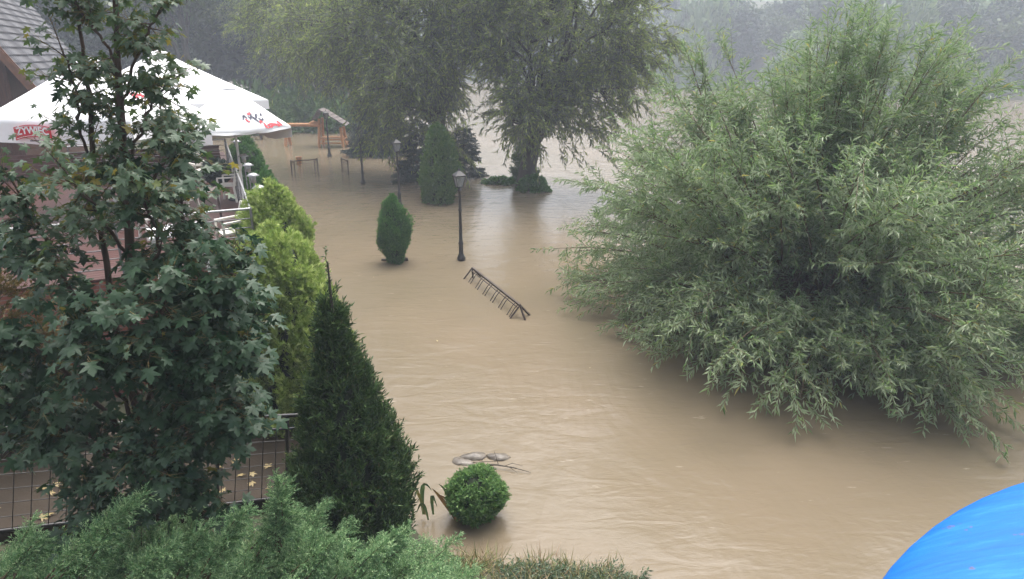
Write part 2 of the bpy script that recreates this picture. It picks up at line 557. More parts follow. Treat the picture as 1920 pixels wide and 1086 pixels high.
def shore_dist(X, Y):
    """signed distance to the near shoreline, positive on land"""
    P = np.stack([X.ravel(), Y.ravel()], -1)
    best = np.full(len(P), 1e9)
    sgn = np.ones(len(P))
    for a, b in zip(SHORE[:-1], SHORE[1:]):
        ab = b - a
        t = np.clip(((P - a) @ ab) / (ab @ ab), 0, 1)
        q = a + t[:, None] * ab
        d = np.linalg.norm(P - q, axis=1)
        s = np.where(ab[0] * (P[:, 1] - a[1]) - ab[1] * (P[:, 0] - a[0]) > 0, -1.0, 1.0)
        m = d < best - 1e-9
        best[m] = d[m]
        sgn[m] = s[m]
    return (best * sgn).reshape(X.shape)


def far_shore(x):
    return np.interp(x, [-200, -60, 0, 25, 50, 75, 140, 300], [165, 165, 155, 138, 108, 92, 85, 80])


def ground_z(X, Y):
    X, Y = np.asarray(X, float), np.asarray(Y, float)
    d = shore_dist(X, Y)
    near = np.where(d > 0, 1.5 * (1 - np.exp(-d / 2.6)), np.maximum(0.35 * d, -1.2))
    near = near + np.where(d > 0, np.clip((Y - 50) * 0.10, 0, 30) * np.clip(d / 10, 0, 1), 0)
    # the terrace side lies lower than the bank below the camera
    low = np.clip((Y - 5.4) / 2.4, 0, 1) * np.clip((52 - Y) / 4, 0, 1)
    near = np.where(d > 0, near * (1 - low) + np.minimum(near, 0.16) * low, near)
    f = Y - far_shore(X)
    far = np.where(f > 0, 0.25 * f + 0.6 * (1 - np.exp(-f)), -1.2)
    return np.maximum(near, far)


gx = np.concatenate([np.linspace(-260, -30, 40), np.linspace(-28, 12, 161), np.linspace(14, 260, 50)])
gy = np.concatenate([np.linspace(-12, 22, 137), np.linspace(23, 60, 50), np.linspace(63, 330, 80)])
GX, GY = np.meshgrid(gx, gy)
GZ = ground_z(GX, GY)
rg = np.random.default_rng(3)
GZ = GZ + np.where(GZ > 0.05, rg.normal(0, 0.015, GZ.shape), 0)
nx = len(gx)
idx = np.arange(len(gy) * nx).reshape(len(gy), nx)
mb = MB()
mb.add(np.stack([GX, GY, GZ], -1), np.stack([idx[:-1, :-1], idx[:-1, 1:], idx[1:, 1:], idx[1:, :-1]], -1).reshape(-1, 4), 0, True)
tag(mb.build('ground', M['earth']), kind='structure')
mb = MB()
mb.add([(-260, -12, 0), (260, -12, 0), (260, 330, 0), (-260, 330, 0)], [[0, 1, 2, 3]])
tag(mb.build('water', M['water']), kind='structure')

# ---------------------------------------------------------------- deck frame of reference
ANG = math.radians(24.3)
U = np.array([-math.sin(ANG), math.cos(ANG), 0])      # away along the deck edge
Vv = np.array([-math.cos(ANG), -math.sin(ANG), 0])    # to the left along the near railing
DECK_Z, RAIL_Z = 2.42, 3.42
C0 = at_z(475, 392, RAIL_Z)
C0 = np.array([C0[0], C0[1], 0])
DL, DW = 11.5, 11.0


def dk(u, v, z):
    return C0 + U * u + Vv * v + np.array([0, 0, z])


def deck_box(mb, u0, u1, v0, v1, z0, z1, mat=0):
    V = [dk(u, v, z) for z in (z0, z1) for u, v in ((u0, v0), (u0, v1), (u1, v1), (u1, v0))]
    mb.add(V, [[0, 3, 2, 1], [4, 5, 6, 7], [0, 1, 5, 4], [1, 2, 6, 5], [2, 3, 7, 6], [3, 0, 4, 7]], mat)


ROTD = ANG   # rotation whose local +Y is U and local -X is Vv

deck = thing('terrace_deck', 'raised brown boarded terrace on a red brick wall beside the house', 'terrace', dk(0, 0, 0), ROTD)
# local frame of the deck: x = -v, y = u
mb = MB()
for i in range(int(DL / 0.14) + 34):
    u0 = 0.02 + i * 0.14
    mb.box((-DW / 2, u0 + 0.066, DECK_Z - 0.02), (DW - 0.04, 0.132, 0.04))
mb.build('floor', M['board'], deck)
mb = MB()
mb.box((-DW / 2, 0.11, (DECK_Z - 0.06 - 0.3) / 2), (DW, 0.22, DECK_Z - 0.06 + 0.3))
mb.build('brick_wall', M['brick'], deck)
mb = MB()
mb.box((-0.11, DL / 2 + 2.35, (DECK_Z - 0.06 - 0.3) / 2), (0.22, DL + 4.2, DECK_Z - 0.06 + 0.3))
mb.build('side_wall', M['board'], deck)
mb = MB()
for k in range(7):
    mb.box((-DW / 2, DL + 0.15 + 0.02, DECK_Z + 0.08 + 0.11 * k), (DW - 0.5, 0.03, 0.098))
mb.build('board_screen', M['board'], deck)


def railing(name, label, a, b, posts, rails, group):
    t = thing(name, label, 'railing', a, 0, group)
    a = np.array(a)
    d = np.array(b) - a
    mb = MB()
    mb.tube([(0, 0, 1.0), d + np.array([0, 0, 1.0])], 0.023, 8)
    mb.build('top_rail', M['steel'], t)
    for k in range(rails):
        mb = MB()
        z = 0.16 + k * (0.66 / max(1, rails - 1))
        mb.tube([(0, 0, z), d + np.array([0, 0, z])], 0.011, 6)
        mb.build('rail', M['dull_steel'], t)
    for i in range(posts):
        p = d * i / (posts - 1)
        mb = MB()
        mb.tube([p, p + np.array([0, 0, 0.985])], 0.022, 8)
        mb.build('post', M['dull_steel'], t)
    return t


RG = 'steel railings round the terrace'
railing('deck_railing', 'steel railing along the near edge of the terrace above the red brick', dk(0.05, 0.05, DECK_Z), dk(0.05, DW, DECK_Z), 6, 5, RG)
t = railing('deck_railing', 'long steel railing along the water side of the terrace by the solar lamps', dk(0.06, 0.045, DECK_Z), dk(DL, 0.045, DECK_Z), 8, 8, RG)
railing('deck_railing', 'steel railing across the far end of the terrace before maroon boards', dk(DL, 0.05, DECK_Z), dk(DL, 4.5, DECK_Z), 4, 5, RG)

# ---------------------------------------------------------------- house
hc = at_y(62, 165, 22.0)
house = thing('wooden_house', 'brown wooden house with steep grey tiled roof behind the terrace', 'house', (hc[0], hc[1], 0), ROTD)
EZ = hc[2]
RP = math.radians(60)
HWID, HLEN = 7.0, 13.0
ridge_z = EZ + HWID / 2 * math.tan(RP)
# local: x = towards water (+), -x away;  y = away from camera;  eave corner of the gable at (0,0)
mb = MB()
x0, x1 = -HWID + 0.7, -0.7
zt = EZ + 0.7 * math.tan(RP) - 0.25
zr = EZ + HWID / 2 * math.tan(RP) - 0.25
V = []
for y in (0.5, HLEN - 0.5):
    V += [(x0, y, 0.2), (x1, y, 0.2), (x1, y, zt), (-HWID / 2, y, zr), (x0, y, zt)]
mb.add(V, [[0, 1, 2, 3, 4], [9, 8, 7, 6, 5]])
mb.add(V, [[1, 6, 7, 2], [0, 4, 9, 5]])
mb.build('wall', M['house_wood'], house)
for k in range(22):
    pass
mb = MB()
for k in range(24):           # battens over the board joints of the gable
    x = x0 + 0.12 + k * (x1 - x0 - 0.24) / 23
    zz = zt + (HWID / 2 - 0.7 - abs(x + HWID / 2)) * math.tan(RP)
    mb.box((x, 0.487, (0.3 + zz) / 2), (0.05, 0.026, zz - 0.35))
mb.build('batten', M['house_wood'], house)['kind'] = 'stuff'


def roof_side(sgn):
    """tiled slope: rows of overlapping waved tiles, real relief"""
    slope = (HWID / 2 + 0.05) / math.cos(RP)
    rows, cols = int(slope / 0.27), int(HLEN / 0.05)
    vs, fs = [], []
    yy = np.linspace(-0.1, HLEN + 0.1, cols + 1)
    wave = 0.05 * np.sin(yy / 0.26 * 2 * math.pi)
    base = 0
    out = MB()
    for r in range(rows):
        a, b = r * slope / rows, (r + 1) * slope / rows + 0.02
        for s_, lift in ((a, 0.05), (b, 0.0)):
            pass
        pts = []
        for s_, lift in ((a, 0.0), (a, 0.085), (b, 0.012)):
            xx = -s_ * math.cos(RP)
            zz = EZ + s_ * math.sin(RP)
            h = lift + wave * (1 if lift > 0 else 0)
            X = xx + math.sin(RP) * h
            Z = zz + math.cos(RP) * h
            X = np.broadcast_to(X, yy.shape)
            Z = np.broadcast_to(Z, yy.shape)
            if sgn < 0:
                X = -HWID - X
            pts.append(np.stack([X, yy, Z], -1))
        P = np.concatenate(pts)
        n = len(yy)
        ii = np.arange(n - 1)
        F = np.concatenate([np.stack([k * n + ii, k * n + ii + 1, (k + 1) * n + ii + 1, (k + 1) * n + ii], -1) for k in (0, 1)])
        out.add(P, F, 0, False)
    return out


for s_ in (1, -1):
    roof_side(s_).build('roof', M['tile'], house)
mb = MB()
mb.tube([(-HWID / 2, -0.1, ridge_z + 0.1), (-HWID / 2, HLEN + 0.1, ridge_z + 0.1)], 0.12, 10)
mb.build('ridge', M['tile'], house)
for sg in (1, -1):
    mb = MB()
    xe = 0.06 if sg > 0 else -HWID - 0.06
    a, b = np.array([xe, -0.13, EZ - 0.12]), np.array([-HWID / 2, -0.13, ridge_z - 0.02])
    mb.bar(a, b, 0.045, 0.26, up=(0, -1, 0) if False else (0, 0, 1))
    mb.bar(a + np.array([0.0, -0.035, 0.09]), b + np.array([0, -0.035, 0.09]), 0.025, 0.08)
    mb.build('bargeboard', M['trim_wood'], house)
for wx in (-2.1, -4.6):
    mb = MB()
    for dx in (-0.5, 0.5):
        mb.box((wx + dx, 0.47, DECK_Z + 1.5), (0.09, 0.07, 1.5))
    for dz in (0.72, -0.72):
        mb.box((wx, 0.468, DECK_Z + 1.5 + dz), (1.1, 0.08, 0.09))
    mb.box((wx, 0.474, DECK_Z + 1.5), (0.05, 0.05, 1.36))
    w = mb.build('window', M['trim_wood'], house)
    mb = MB()
    mb.box((wx, 0.49, DECK_Z + 1.5), (0.92, 0.012, 1.36))
    mb.build('pane', M['glass_dark'], w)

# ---------------------------------------------------------------- umbrellas
def text_mesh(body, size, mat, bold=0.0):
    cu = bpy.data.curves.new('lettering', 'FONT')
    cu.body = body
    cu.size = size
    cu.align_x = 'CENTER'
    cu.align_y = 'CENTER'
    cu.extrude = 0.002
    cu.offset = bold
    o = bpy.data.objects.new('lettering_source', cu)
    COL.objects.link(o)
    dg = bpy.context.evaluated_depsgraph_get()
    me = bpy.data.meshes.new_from_object(o.evaluated_get(dg))
    bpy.data.objects.remove(o)
    bpy.data.curves.remove(cu)
    me.materials.clear()
    me.materials.append(mat)
    me.name = 'lettering'
    return me


def warp(me, fn):
    n = len(me.vertices)
    co = np.zeros(n * 3, np.float32)
    me.vertices.foreach_get('co', co)
    co = np.array([fn(*c) for c in co.reshape(-1, 3)], np.float32)
    me.vertices.foreach_set('co', co.ravel())
    me.update()
    return me


def umbrella(label, c, R, ze, za, rot, floor, badge_panels, slope_marks=(), val=0.36, drop_seed=0, flat_panels=()):
    """square market umbrella; corner i at angle rot + i*90 degrees"""
    NS = 4
    ST = 2 * math.pi / NS
    t = thing('market_umbrella', label, 'umbrella', (c[0], c[1], floor), 0, 'white market umbrellas over the terrace')
    rr = np.random.default_rng(drop_seed)
    zE, zA = ze - floor, za - floor
    an = [rot + i * ST for i in range(NS)]
    mb = MB()
    mv = MB()
    K, Jn = 14, 10
    corner_drop = rr.uniform(-0.03, 0.03, NS + 1)
    corner_drop[NS] = corner_drop[0]

    def surf(i, q, s):
        """point on panel i: q across 0..1, s from apex 0 to edge 1"""
        a0, a1 = an[i], an[i] + ST
        p = (1 - q) * np.array([math.cos(a0), math.sin(a0)]) + q * np.array([math.cos(a1), math.sin(a1)])
        sag = 0.14 * math.sin(math.pi * q) * s * s * (0.8 + 0.4 * ((i * 7) % 3) / 2)
        e = (1 - q) * corner_drop[i] + q * corner_drop[i + 1] + 0.012 * math.sin(q * 23 + i * 2 + drop_seed) * math.sin(math.pi * q) * s
        r = R * (0.07 + 0.93 * s) * (1 - 0.03 * math.sin(math.pi * q) * s)
        z = zA - (zA - zE) * (s ** 0.93) - sag * 0.55 + e * s
        return np.array([p[0] * r, p[1] * r, z])
    for i in range(NS):
        G = np.array([[surf(i, k / K, j / Jn) for k in range(K + 1)] for j in range(Jn + 1)])
        ii = np.arange((Jn + 1) * (K + 1)).reshape(Jn + 1, K + 1)
        mb.add(G.reshape(-1, 3), np.stack([ii[:-1, :-1], ii[1:, :-1], ii[1:, 1:], ii[:-1, 1:]], -1).reshape(-1, 4), 0, True)
        E = G[-1]
        out = unit(np.array([math.cos(an[i] + ST / 2), math.sin(an[i] + ST / 2), 0]))
        flap = (0.06 if i in flat_panels else val) * (0.92 + 0.1 * np.sin(np.linspace(0, math.pi, K + 1)))
        Lo = E + out * 0.03 * np.sin(np.linspace(0, 3 * math.pi, K + 1) + i)[:, None] - np.stack([0 * flap, 0 * flap, flap], -1)
        P = np.concatenate([E, Lo])
        k = np.arange(K)
        mv.add(P, np.stack([k, k + K + 1, k + K + 2, k + 1], -1), 0, True)
    can = mb.build('canopy', M['canvas'], t)
    so = can.modifiers.new('thickness', 'SOLIDIFY')
    so.thickness = 0.006
    mv.build('valance', M['canvas'], t)
    # cap at the top
    mc = MB()
    mc.lathe([(0.02, zA + 0.10), (R * 0.07, zA + 0.05), (R * 0.13, zA - 0.04)], sides=4)
    vc = mc.build('vent_cap', M['canvas'], t)
    vc.rotation_euler = (0, 0, rot)
    mp = MB()
    mp.lathe([(0.032, 0.06), (0.032, zA + 0.05)], sides=10)
    mp.build('pole', M['white_paint'], t)
    mp = MB()
    mp.lathe([(0.0, 0.09), (0.36, 0.08), (0.4, 0.05), (0.4, 0.0)], sides=16)
    mp.build('foot_weight', M['dark_cloth'], t)
    for i, q_ in [(i, q_) for i in range(NS) for q_ in (0, 0.5)]:
        mr = MB()
        a, b = surf(i, q_, 0.02), surf(i, q_, 0.98)
        mr.bar(a - np.array([0, 0, 0.06]), b - np.array([0, 0, 0.045]), 0.02, 0.03)
        mr.bar(np.array([0, 0, zE - 0.1 + 0.2]), surf(i, q_, 0.5) - np.array([0, 0, 0.065]), 0.016, 0.022)
        mr.build('rib', M['white_paint'], t)
    for i in badge_panels:
        # arched red badge with the brewery's name, hung on the valance
        a0, a1 = surf(i, 0, 1), surf(i, 1, 1)
        mid = a0 + (a1 - a0) * 0.37
        ax = unit(np.array([a1[0] - a0[0], a1[1] - a0[1], 0]))
        outv = np.array([ax[1], -ax[0], 0])
        cen = mid - np.array([0, 0, 0.0 + val * 0.42]) + outv * 0.05

        def put(x, y, z, cen=cen, ax=ax, outv=outv):
            yy = y - 0.35 * (x * x)
            return cen + ax * x + np.array([0, 0, 1.0]) * yy + outv * z
        w2, h2 = 0.40, 0.125
        mbd = MB()
        xs = np.linspace(-w2, w2, 17)
        P = [put(x, -h2 * (1 + 0.25 * abs(x) / w2), 0) for x in xs] + [put(x, h2, 0) for x in xs] + \
            [put(x, -h2 * (1 + 0.25 * abs(x) / w2), 0.006) for x in xs] + [put(x, h2, 0.006) for x in xs]
        k = np.arange(16)
        mbd.add(P, np.concatenate([np.stack([34 + k, 35 + k, 52 + k, 51 + k], -1), np.stack([k, 17 + k, 18 + k, 1 + k], -1)]))
        mbd.box(put(0, -h2 * 1.75, 0.003), (0.2, 0.004, 0.025), math.atan2(ax[1], ax[0]), 1)
        bd = mbd.build('badge', [M['red_print'], M['navy_print']], t)
        # raised white border and letters
        for yy in (-h2 * 0.82, h2 * 0.8):
            mbo = MB()
            pts = [put(x, yy * (1 + (0.25 * abs(x) / w2 if yy < 0 else 0)), 0.009) for x in xs * 0.93]
            for p, q in zip(pts[:-1], pts[1:]):
                mbo.bar(p, q, 0.004, 0.010)
            mbo.build('border', M['canvas'], bd)
        me = text_mesh('ŻYWIEC', 0.2, M['canvas'], 0.006)
        warp(me, lambda x, y, z: put(x * 0.93, y + 0.005, z + 0.009))
        lo = bpy.data.objects.new('lettering', me)
        COL.objects.link(lo)
        lo.parent = bd
    for (i, q, s, kind) in slope_marks:
        def on(dq, ds, lift=0.014):
            p = surf(i, min(1, max(0, q + dq)), min(1, max(0, s + ds)))
            nrm = unit(np.array([math.cos(an[i] + ST / 2) * (zA - zE), math.sin(an[i] + ST / 2) * (zA - zE), R * 0.7]))
            return p + nrm * lift
        if kind == 'script':
            strokes = [(0, 0, 0.11, 0, .05), (0.1, 0.02, 0.08, 0, .04), (-0.12, 0.03, 0.08, 0, .05), (0.03, 0.09, 0.13, 0, .07), (-0.09, 0.10, 0.06, 1, .03), (0.14, 0.09, 0.07, 0, .03),
                       (0.0, -0.06, 0.08, 1, .03), (0.2, 0.0, 0.05, 0, .02), (0.1, 0.16, 0.05, 1, .03)]
        else:
            strokes = [(-0.1, -0.03, 0.02, 1, .06), (0.1, -0.03, 0.02, 1, .06), (0.0, 0.02, 0.2, 1, .02), (0.0, -0.02, 0.16, 1, .02), (-0.05, 0.0, 0.03, 1, .04), (0.05, 0.0, 0.03, 1, .04)]
        for r_, (cq, cs, len_, mtl, amp) in enumerate(strokes):
            mk = MB()
            pts = [on(cq + len_ * (tt - 0.5), cs + amp * math.sin(tt * 5 + r_)) for tt in np.linspace(0, 1, 9)]
            C = np.array(pts)
            T = unit(np.gradient(C, axis=0))
            nr = unit(np.array([math.cos(an[i] + ST / 2) * (zA - zE), math.sin(an[i] + ST / 2) * (zA - zE), R * 0.7]))
            sdv = np.cross(T, nr) * (0.026 * np.sin(np.linspace(0.4, 2.8, 9)))[:, None]
            k = np.arange(8)
            mk.add(np.concatenate([C - sdv, C + sdv]), np.stack([k, k + 1, k + 10, k + 9], -1))
            mk.build('printed_mark', [(M['navy_print'], M['red_print'])[mtl]], t)
    return t


# nearer right umbrella: its edge runs from the drooping corner N to the right corner Rr
Rr, Nn = at_z(545, 238, 4.3), at_z(396, 250, 4.3)
side = np.linalg.norm((Rr - Nn)[:2])
Rb = side / math.sqrt(2)
ed = unit((Rr - Nn)[:2])
cb = (Rr[:2] + Nn[:2]) / 2 + np.array([-ed[1], ed[0]]) * side / 2
rotb = math.atan2(Nn[1] - cb[1], Nn[0] - cb[0])
umbrella('white umbrella with dark script print, its corner hanging over the flooded garden', cb, Rb, 4.3, 5.3, rotb, DECK_Z, [], [(0, 0.60, 0.66, 'script'), (0, 0.82, 0.93, 'red')], val=0.3, drop_seed=1, flat_panels=(0,))
pa = at_z(60, 228, 4.7)
ca = np.array([at_y(170, 150, pa[1] + 1.7)[0], pa[1] + 1.7])
umbrella('white umbrella with red lettered badge on its valance, left of the maple', ca, 2.4, 4.7, 5.95, -3 * math.pi / 4, DECK_Z, [0], [(1, 0.5, 0.6, 'red')], val=0.42, drop_seed=2)
pc = at_z(503, 186, 4.72)
cc = np.array([at_y(300, 110, pc[1] + 0.3)[0], pc[1] + 0.3])
rc_ = math.hypot(pc[0] - cc[0], pc[1] - cc[1])
umbrella('tall white umbrella farthest away, behind the one with the script print', cc, rc_, 4.72, 6.1, math.atan2(pc[1] - cc[1], pc[0] - cc[0]), DECK_Z, [], [], val=0.3, drop_seed=3)

# ---------------------------------------------------------------- terrace furniture
def chair_proto(label):
    t = thing('garden_chair', label, 'chair', (0, 0, 0), 0, 'white garden chairs on the terrace')
    mb = MB()
    mb.box((0, 0, 0.43), (0.46, 0.44, 0.035))
    mb.build('seat', M['plastic'], t)
    mb = MB()
    for x in (-0.21, 0.21):
        mb.bar((x, 0.2, 0.44), (x * 0.95, 0.34, 0.95), 0.05, 0.05, up=(1, 0, 0))
    for k in range(3):
        z = 0.55 + k * 0.17
        mb.bar((-0.2, 0.22 + (z - .44) * 0.27, z), (0.2, 0.22 + (z - .44) * 0.27, z), 0.03, 0.075)
    mb.build('backrest', M['plastic'], t)
    for sx in (-1, 1):
        for sy in (-1, 1):
            mb = MB()
            mb.bar((0.2 * sx, 0.19 * sy, 0.42), (0.23 * sx, 0.23 * sy, 0), 0.045, 0.045, up=(1, 0, 0))
            mb.build('leg', M['plastic'], t)
        mb = MB()
        mb.bar((0.235 * sx, -0.2, 0.64), (0.235 * sx, 0.25, 0.66), 0.06, 0.03)
        mb.bar((0.235 * sx, -0.19, 0.43), (0.235 * sx, -0.19, 0.63), 0.04, 0.04, up=(1, 0, 0))
        mb.build('armrest', M['plastic'], t)
    return t


def table_proto(label, cloth):
    t = thing('garden_table', label, 'table', (0, 0, 0), 0, 'tables on the terrace')
    mb = MB()
    mb.box((0, 0, 0.72), (0.9, 0.9, 0.03))
    mb.build('tabletop', M[cloth], t)
    for sx in (-1, 1):
        for sy in (-1, 1):
            mb = MB()
            mb.bar((0.38 * sx, 0.38 * sy, 0.705), (0.4 * sx, 0.4 * sy, 0), 0.05, 0.05, up=(1, 0, 0))
            mb.build('leg', M[cloth], t)
    return t


def on_deck(px, py, dz=0.0):
    p = at_z(px, py, DECK_Z + dz)
    return (p[0], p[1], DECK_Z)


chr_ = chair_proto('white garden chair with slatted back near the far terrace railing')
chr_.location = on_deck(375, 318, 0.45)
chr_.rotation_euler = (0, 0, ROTD + 0.5)
for px, py, rz, lb in [(428, 345, ROTD - 1.9, 'tipped back white garden chair beside the long steel railing'),
                       (345, 372, ROTD + 2.6, 'white garden chair half hidden by maple leaves in mid terrace'),
                       (432, 432, ROTD - 1.3, 'white garden chair in the near corner of the terrace'),
                       (285, 405, ROTD + 0.4, 'white garden chair behind the maple stems near brick wall')]:
    dup(chr_, on_deck(px, py, 0.45), rz, label=lb)
tb = table_proto('grey topped table between the white chairs on the terrace', 'shingle')
tb.location = on_deck(372, 360, 0.72)
tb.rotation_euler = (0, 0, ROTD)
t2 = table_proto('white topped table at the near railing of the terrace', 'white_paint')
t2.location = on_deck(330, 432, 0.72)
t2.rotation_euler = (0, 0, ROTD + 0.1)
# solar lamps on stakes outside the long railing
def solar(label):
    t = thing('solar_lamp', label, 'garden lamp', (0, 0, 0), 0, 'solar lamps along the terrace railing')
    mb = MB()
    mb.lathe([(0.018, -0.9), (0.018, 0.0)], sides=8)
    mb.build('stake', M['steel'], t)
    mb = MB()
    mb.lathe([(0.03, 0.0), (0.07, 0.02), (0.075, 0.2), (0.05, 0.22)], sides=12)
    mb.build('lantern', M['steel'], t)
    mb = MB()
    mb.lathe([(0.0, 0.29), (0.08, 0.275), (0.175, 0.215), (0.17, 0.205), (0.05, 0.215)], sides=16)
    mb.build('cap', M['steel'], t)
    return t


sl = None
for k, (px, py, lb) in enumerate([(475, 350, 'steel solar lamp closest to the yellow arborvitae'), (465, 327, 'steel solar lamp second from the yellow arborvitae'),
                                  (455, 308, 'steel solar lamp in the middle of the row of five'), (447, 291, 'steel solar lamp second from the far terrace corner'),
                                  (433, 264, 'steel solar lamp at the far corner of the terrace')]):
    p = at_z(px, py, RAIL_Z + 0.18)
    p = dk(max(0.5, (p - C0) @ U), -0.22, 0)
    if sl is None:
        sl = solar(lb)
        o = sl
    else:
        o = dup(sl, label=lb)
    o.location = (p[0], p[1], RAIL_Z - 0.02)
    o.scale = (0.78, 0.78, 0.78)

# ---------------------------------------------------------------- conifers and shrubs with a profile
def profile_plant(name, label, cat, loc, height, prof, n_twig, tl, k, ll, lw, tmpl, mat, seed, up=0.8, group=None, core=0.55, ang=0.6,
                  flat=0.2, droop=0.0, depth=0.35, leader=0.0, lump=0.12, trunk_r=0.05, gz=0.0, wob=6.0, sq=1.0, clump=26, clump_size=0.09):
    """a shrub whose outline radius is prof(h) for h in 0..1; sprays cover its surface and fill it inwards"""
    rng = np.random.default_rng(seed)
    t = thing(name, label, cat, loc, 0, group)
    hs = np.linspace(0.0, 1, 200)
    pr = np.array([prof(h) for h in hs])
    cdf = np.cumsum(pr + 0.03)
    cdf /= cdf[-1]
    h = np.interp(rng.random(n_twig), cdf, hs)
    th = rng.random(n_twig) * 2 * math.pi
    lum = 1 + lump * (np.sin(3 * th + h * wob + seed) + np.sin(5 * th - h * wob * 1.7 + seed * 2) * 0.6)
    rad = np.interp(h, hs, pr) * lum
    q = 1 - depth * rng.random(n_twig) ** 1.6
    if clump:
        ncl = max(8, n_twig // clump)
        hc_ = np.interp(rng.random(ncl), cdf, hs)
        tc_ = rng.random(ncl) * 2 * math.pi
        oc_ = rng.normal(0, 0.06, ncl)
        j = rng.integers(0, ncl, n_twig)
        sp_ = clump_size / height
        mixed = rng.random(n_twig) < 0.8
        h = np.where(mixed, np.clip(hc_[j] + rng.normal(0, sp_, n_twig), 0, 1), h)
        rl = np.maximum(0.15, np.interp(h, hs, pr))
        th = np.where(mixed, tc_[j] + rng.normal(0, clump_size * 0.8, n_twig) / rl, th)
        lum = 1 + lump * (np.sin(3 * th + h * wob + seed) + np.sin(5 * th - h * wob * 1.7 + seed * 2) * 0.6)
        rad = np.interp(h, hs, pr) * lum
        q = np.where(mixed, q + oc_[j], q)
    S = np.stack([rad * q * np.cos(th), rad * q * np.sin(th) * sq, h * height], -1)
    out = np.stack([np.cos(th), np.sin(th), np.zeros(n_twig)], -1)
    D = out * (1 - up) + np.array([0, 0, 1.0]) * up + rng.normal(0, 0.22, (n_twig, 3))
    D = unit(D)
    L = tl * (0.6 + 0.7 * rng.random(n_twig))
    G = np.zeros((n_twig, 3))
    G[:, 2] = gz
    S = S - D * L[:, None] * 0.6
    mb = MB()
    mb.leafy(rng, S, D, L, G, k, ll, lw, tmpl, ang=ang, s0=0.05, flat=flat, droop=droop)
    if leader:
        a = np.array([[0, 0, height * 0.93]])
        mb.leafy(rng, a, np.array([[-0.02, 0, 1.0]]), np.array([leader + height * 0.07]), np.zeros((1, 3)), 60, ll * 0.8, lw, tmpl, ang=0.7)
    mb.build('crown', M[mat], t)
    mt = MB()
    mt.tube([(0, 0, -0.6), (0, 0, height * 0.5), (0, 0, height * 0.95 + leader)], [trunk_r * 1.3, trunk_r, trunk_r * 0.15], 7)
    nb = int(min(400, n_twig / 8))
    jj = rng.choice(n_twig, nb, replace=False)
    B0 = np.stack([0 * h[jj], 0 * h[jj], np.maximum(0, h[jj] * height - rad[jj] * 0.6)], -1)
    B1 = S[jj]
    dd = B1 - B0
    ln = np.linalg.norm(dd, axis=1)
    mt.twigs(B0, unit(dd), ln, np.zeros((nb, 3)), trunk_r * 0.25, 1)
    mt.build('trunk', M['bark'], t)
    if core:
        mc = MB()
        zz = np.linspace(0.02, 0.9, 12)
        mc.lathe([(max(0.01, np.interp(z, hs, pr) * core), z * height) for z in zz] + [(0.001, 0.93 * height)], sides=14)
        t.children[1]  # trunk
        mc.build('dark_core', M['core'], t)  # solid filler painted dark for the shaded inside; stops seeing through the crown
    return t


def bell(a, b, p=0.7):
    """radius profile: full at height a, b at the bottom, rounded top"""
    def f(h):
        if h < a:
            return b + (1 - b) * math.sin(h / a * math.pi / 2)
        return max(0.0, (1 - ((h - a) / (1 - a)) ** 1.6)) ** p
    return f


def scaled(f, r):
    return lambda h: f(h) * r


def gz_at(x, y):
    return float(ground_z(np.array([[x]]), np.array([[y]]))[0, 0])


q = on_deck(408, 330, 0.3)
t = profile_plant('potted_shrub', 'dark round potted shrub on the terrace between the white chairs', 'shrub', q, 0.78,
                  lambda h: 0.36 * math.sqrt(max(0.0, 1 - (2 * min(1, h) - 1) ** 2 * 0.98)), 700, 0.14, 8, 0.07, 0.04, FAN, 'spruce', 68, up=0.4, core=0.6, depth=0.3, lump=0.06, trunk_r=0.02)
mb = MB()
mb.lathe([(0.0, 0.0), (0.16, 0.0), (0.21, 0.24), (0.23, 0.26), (0.2, 0.26)], sides=14)
mb.build('pot', M['log'], t)

# dark conical spruce in front of the fence
p = at_z(662, 985, 0.45)
profile_plant('dwarf_spruce', 'dark green conical spruce with a bare leader, beside the black fence', 'conifer', (p[0], p[1], 0.25), 3.35,
              lambda h: float(np.interp(h, [0, 0.12, 0.3, 0.5, 0.7, 0.85, 0.95, 1], [0.66, 0.75, 0.71, 0.53, 0.31, 0.155, 0.07, 0.02])), 3800, 0.32, 20, 0.078, 0.018, LANCE, 'yew', 11,
              up=0.72, core=0.62, ang=0.55, flat=0.1, depth=0.4, leader=0.52, lump=0.02, clump=16, clump_size=0.06)
# two yellow arborvitae
p = at_z(555, 790, 0.15)
GT = 'yellow arborvitae between fence and terrace'
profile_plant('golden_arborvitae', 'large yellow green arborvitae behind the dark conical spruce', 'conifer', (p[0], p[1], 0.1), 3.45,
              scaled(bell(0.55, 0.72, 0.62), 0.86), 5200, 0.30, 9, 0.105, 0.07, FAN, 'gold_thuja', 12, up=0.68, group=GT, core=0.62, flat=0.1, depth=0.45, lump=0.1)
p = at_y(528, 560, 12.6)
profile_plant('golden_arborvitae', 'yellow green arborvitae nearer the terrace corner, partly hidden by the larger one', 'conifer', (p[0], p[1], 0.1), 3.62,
              scaled(bell(0.6, 0.75, 0.62), 0.72), 4600, 0.30, 9, 0.105, 0.07, FAN, 'gold_thuja', 13, up=0.68, group=GT, core=0.62, flat=0.1, depth=0.45, lump=0.1)
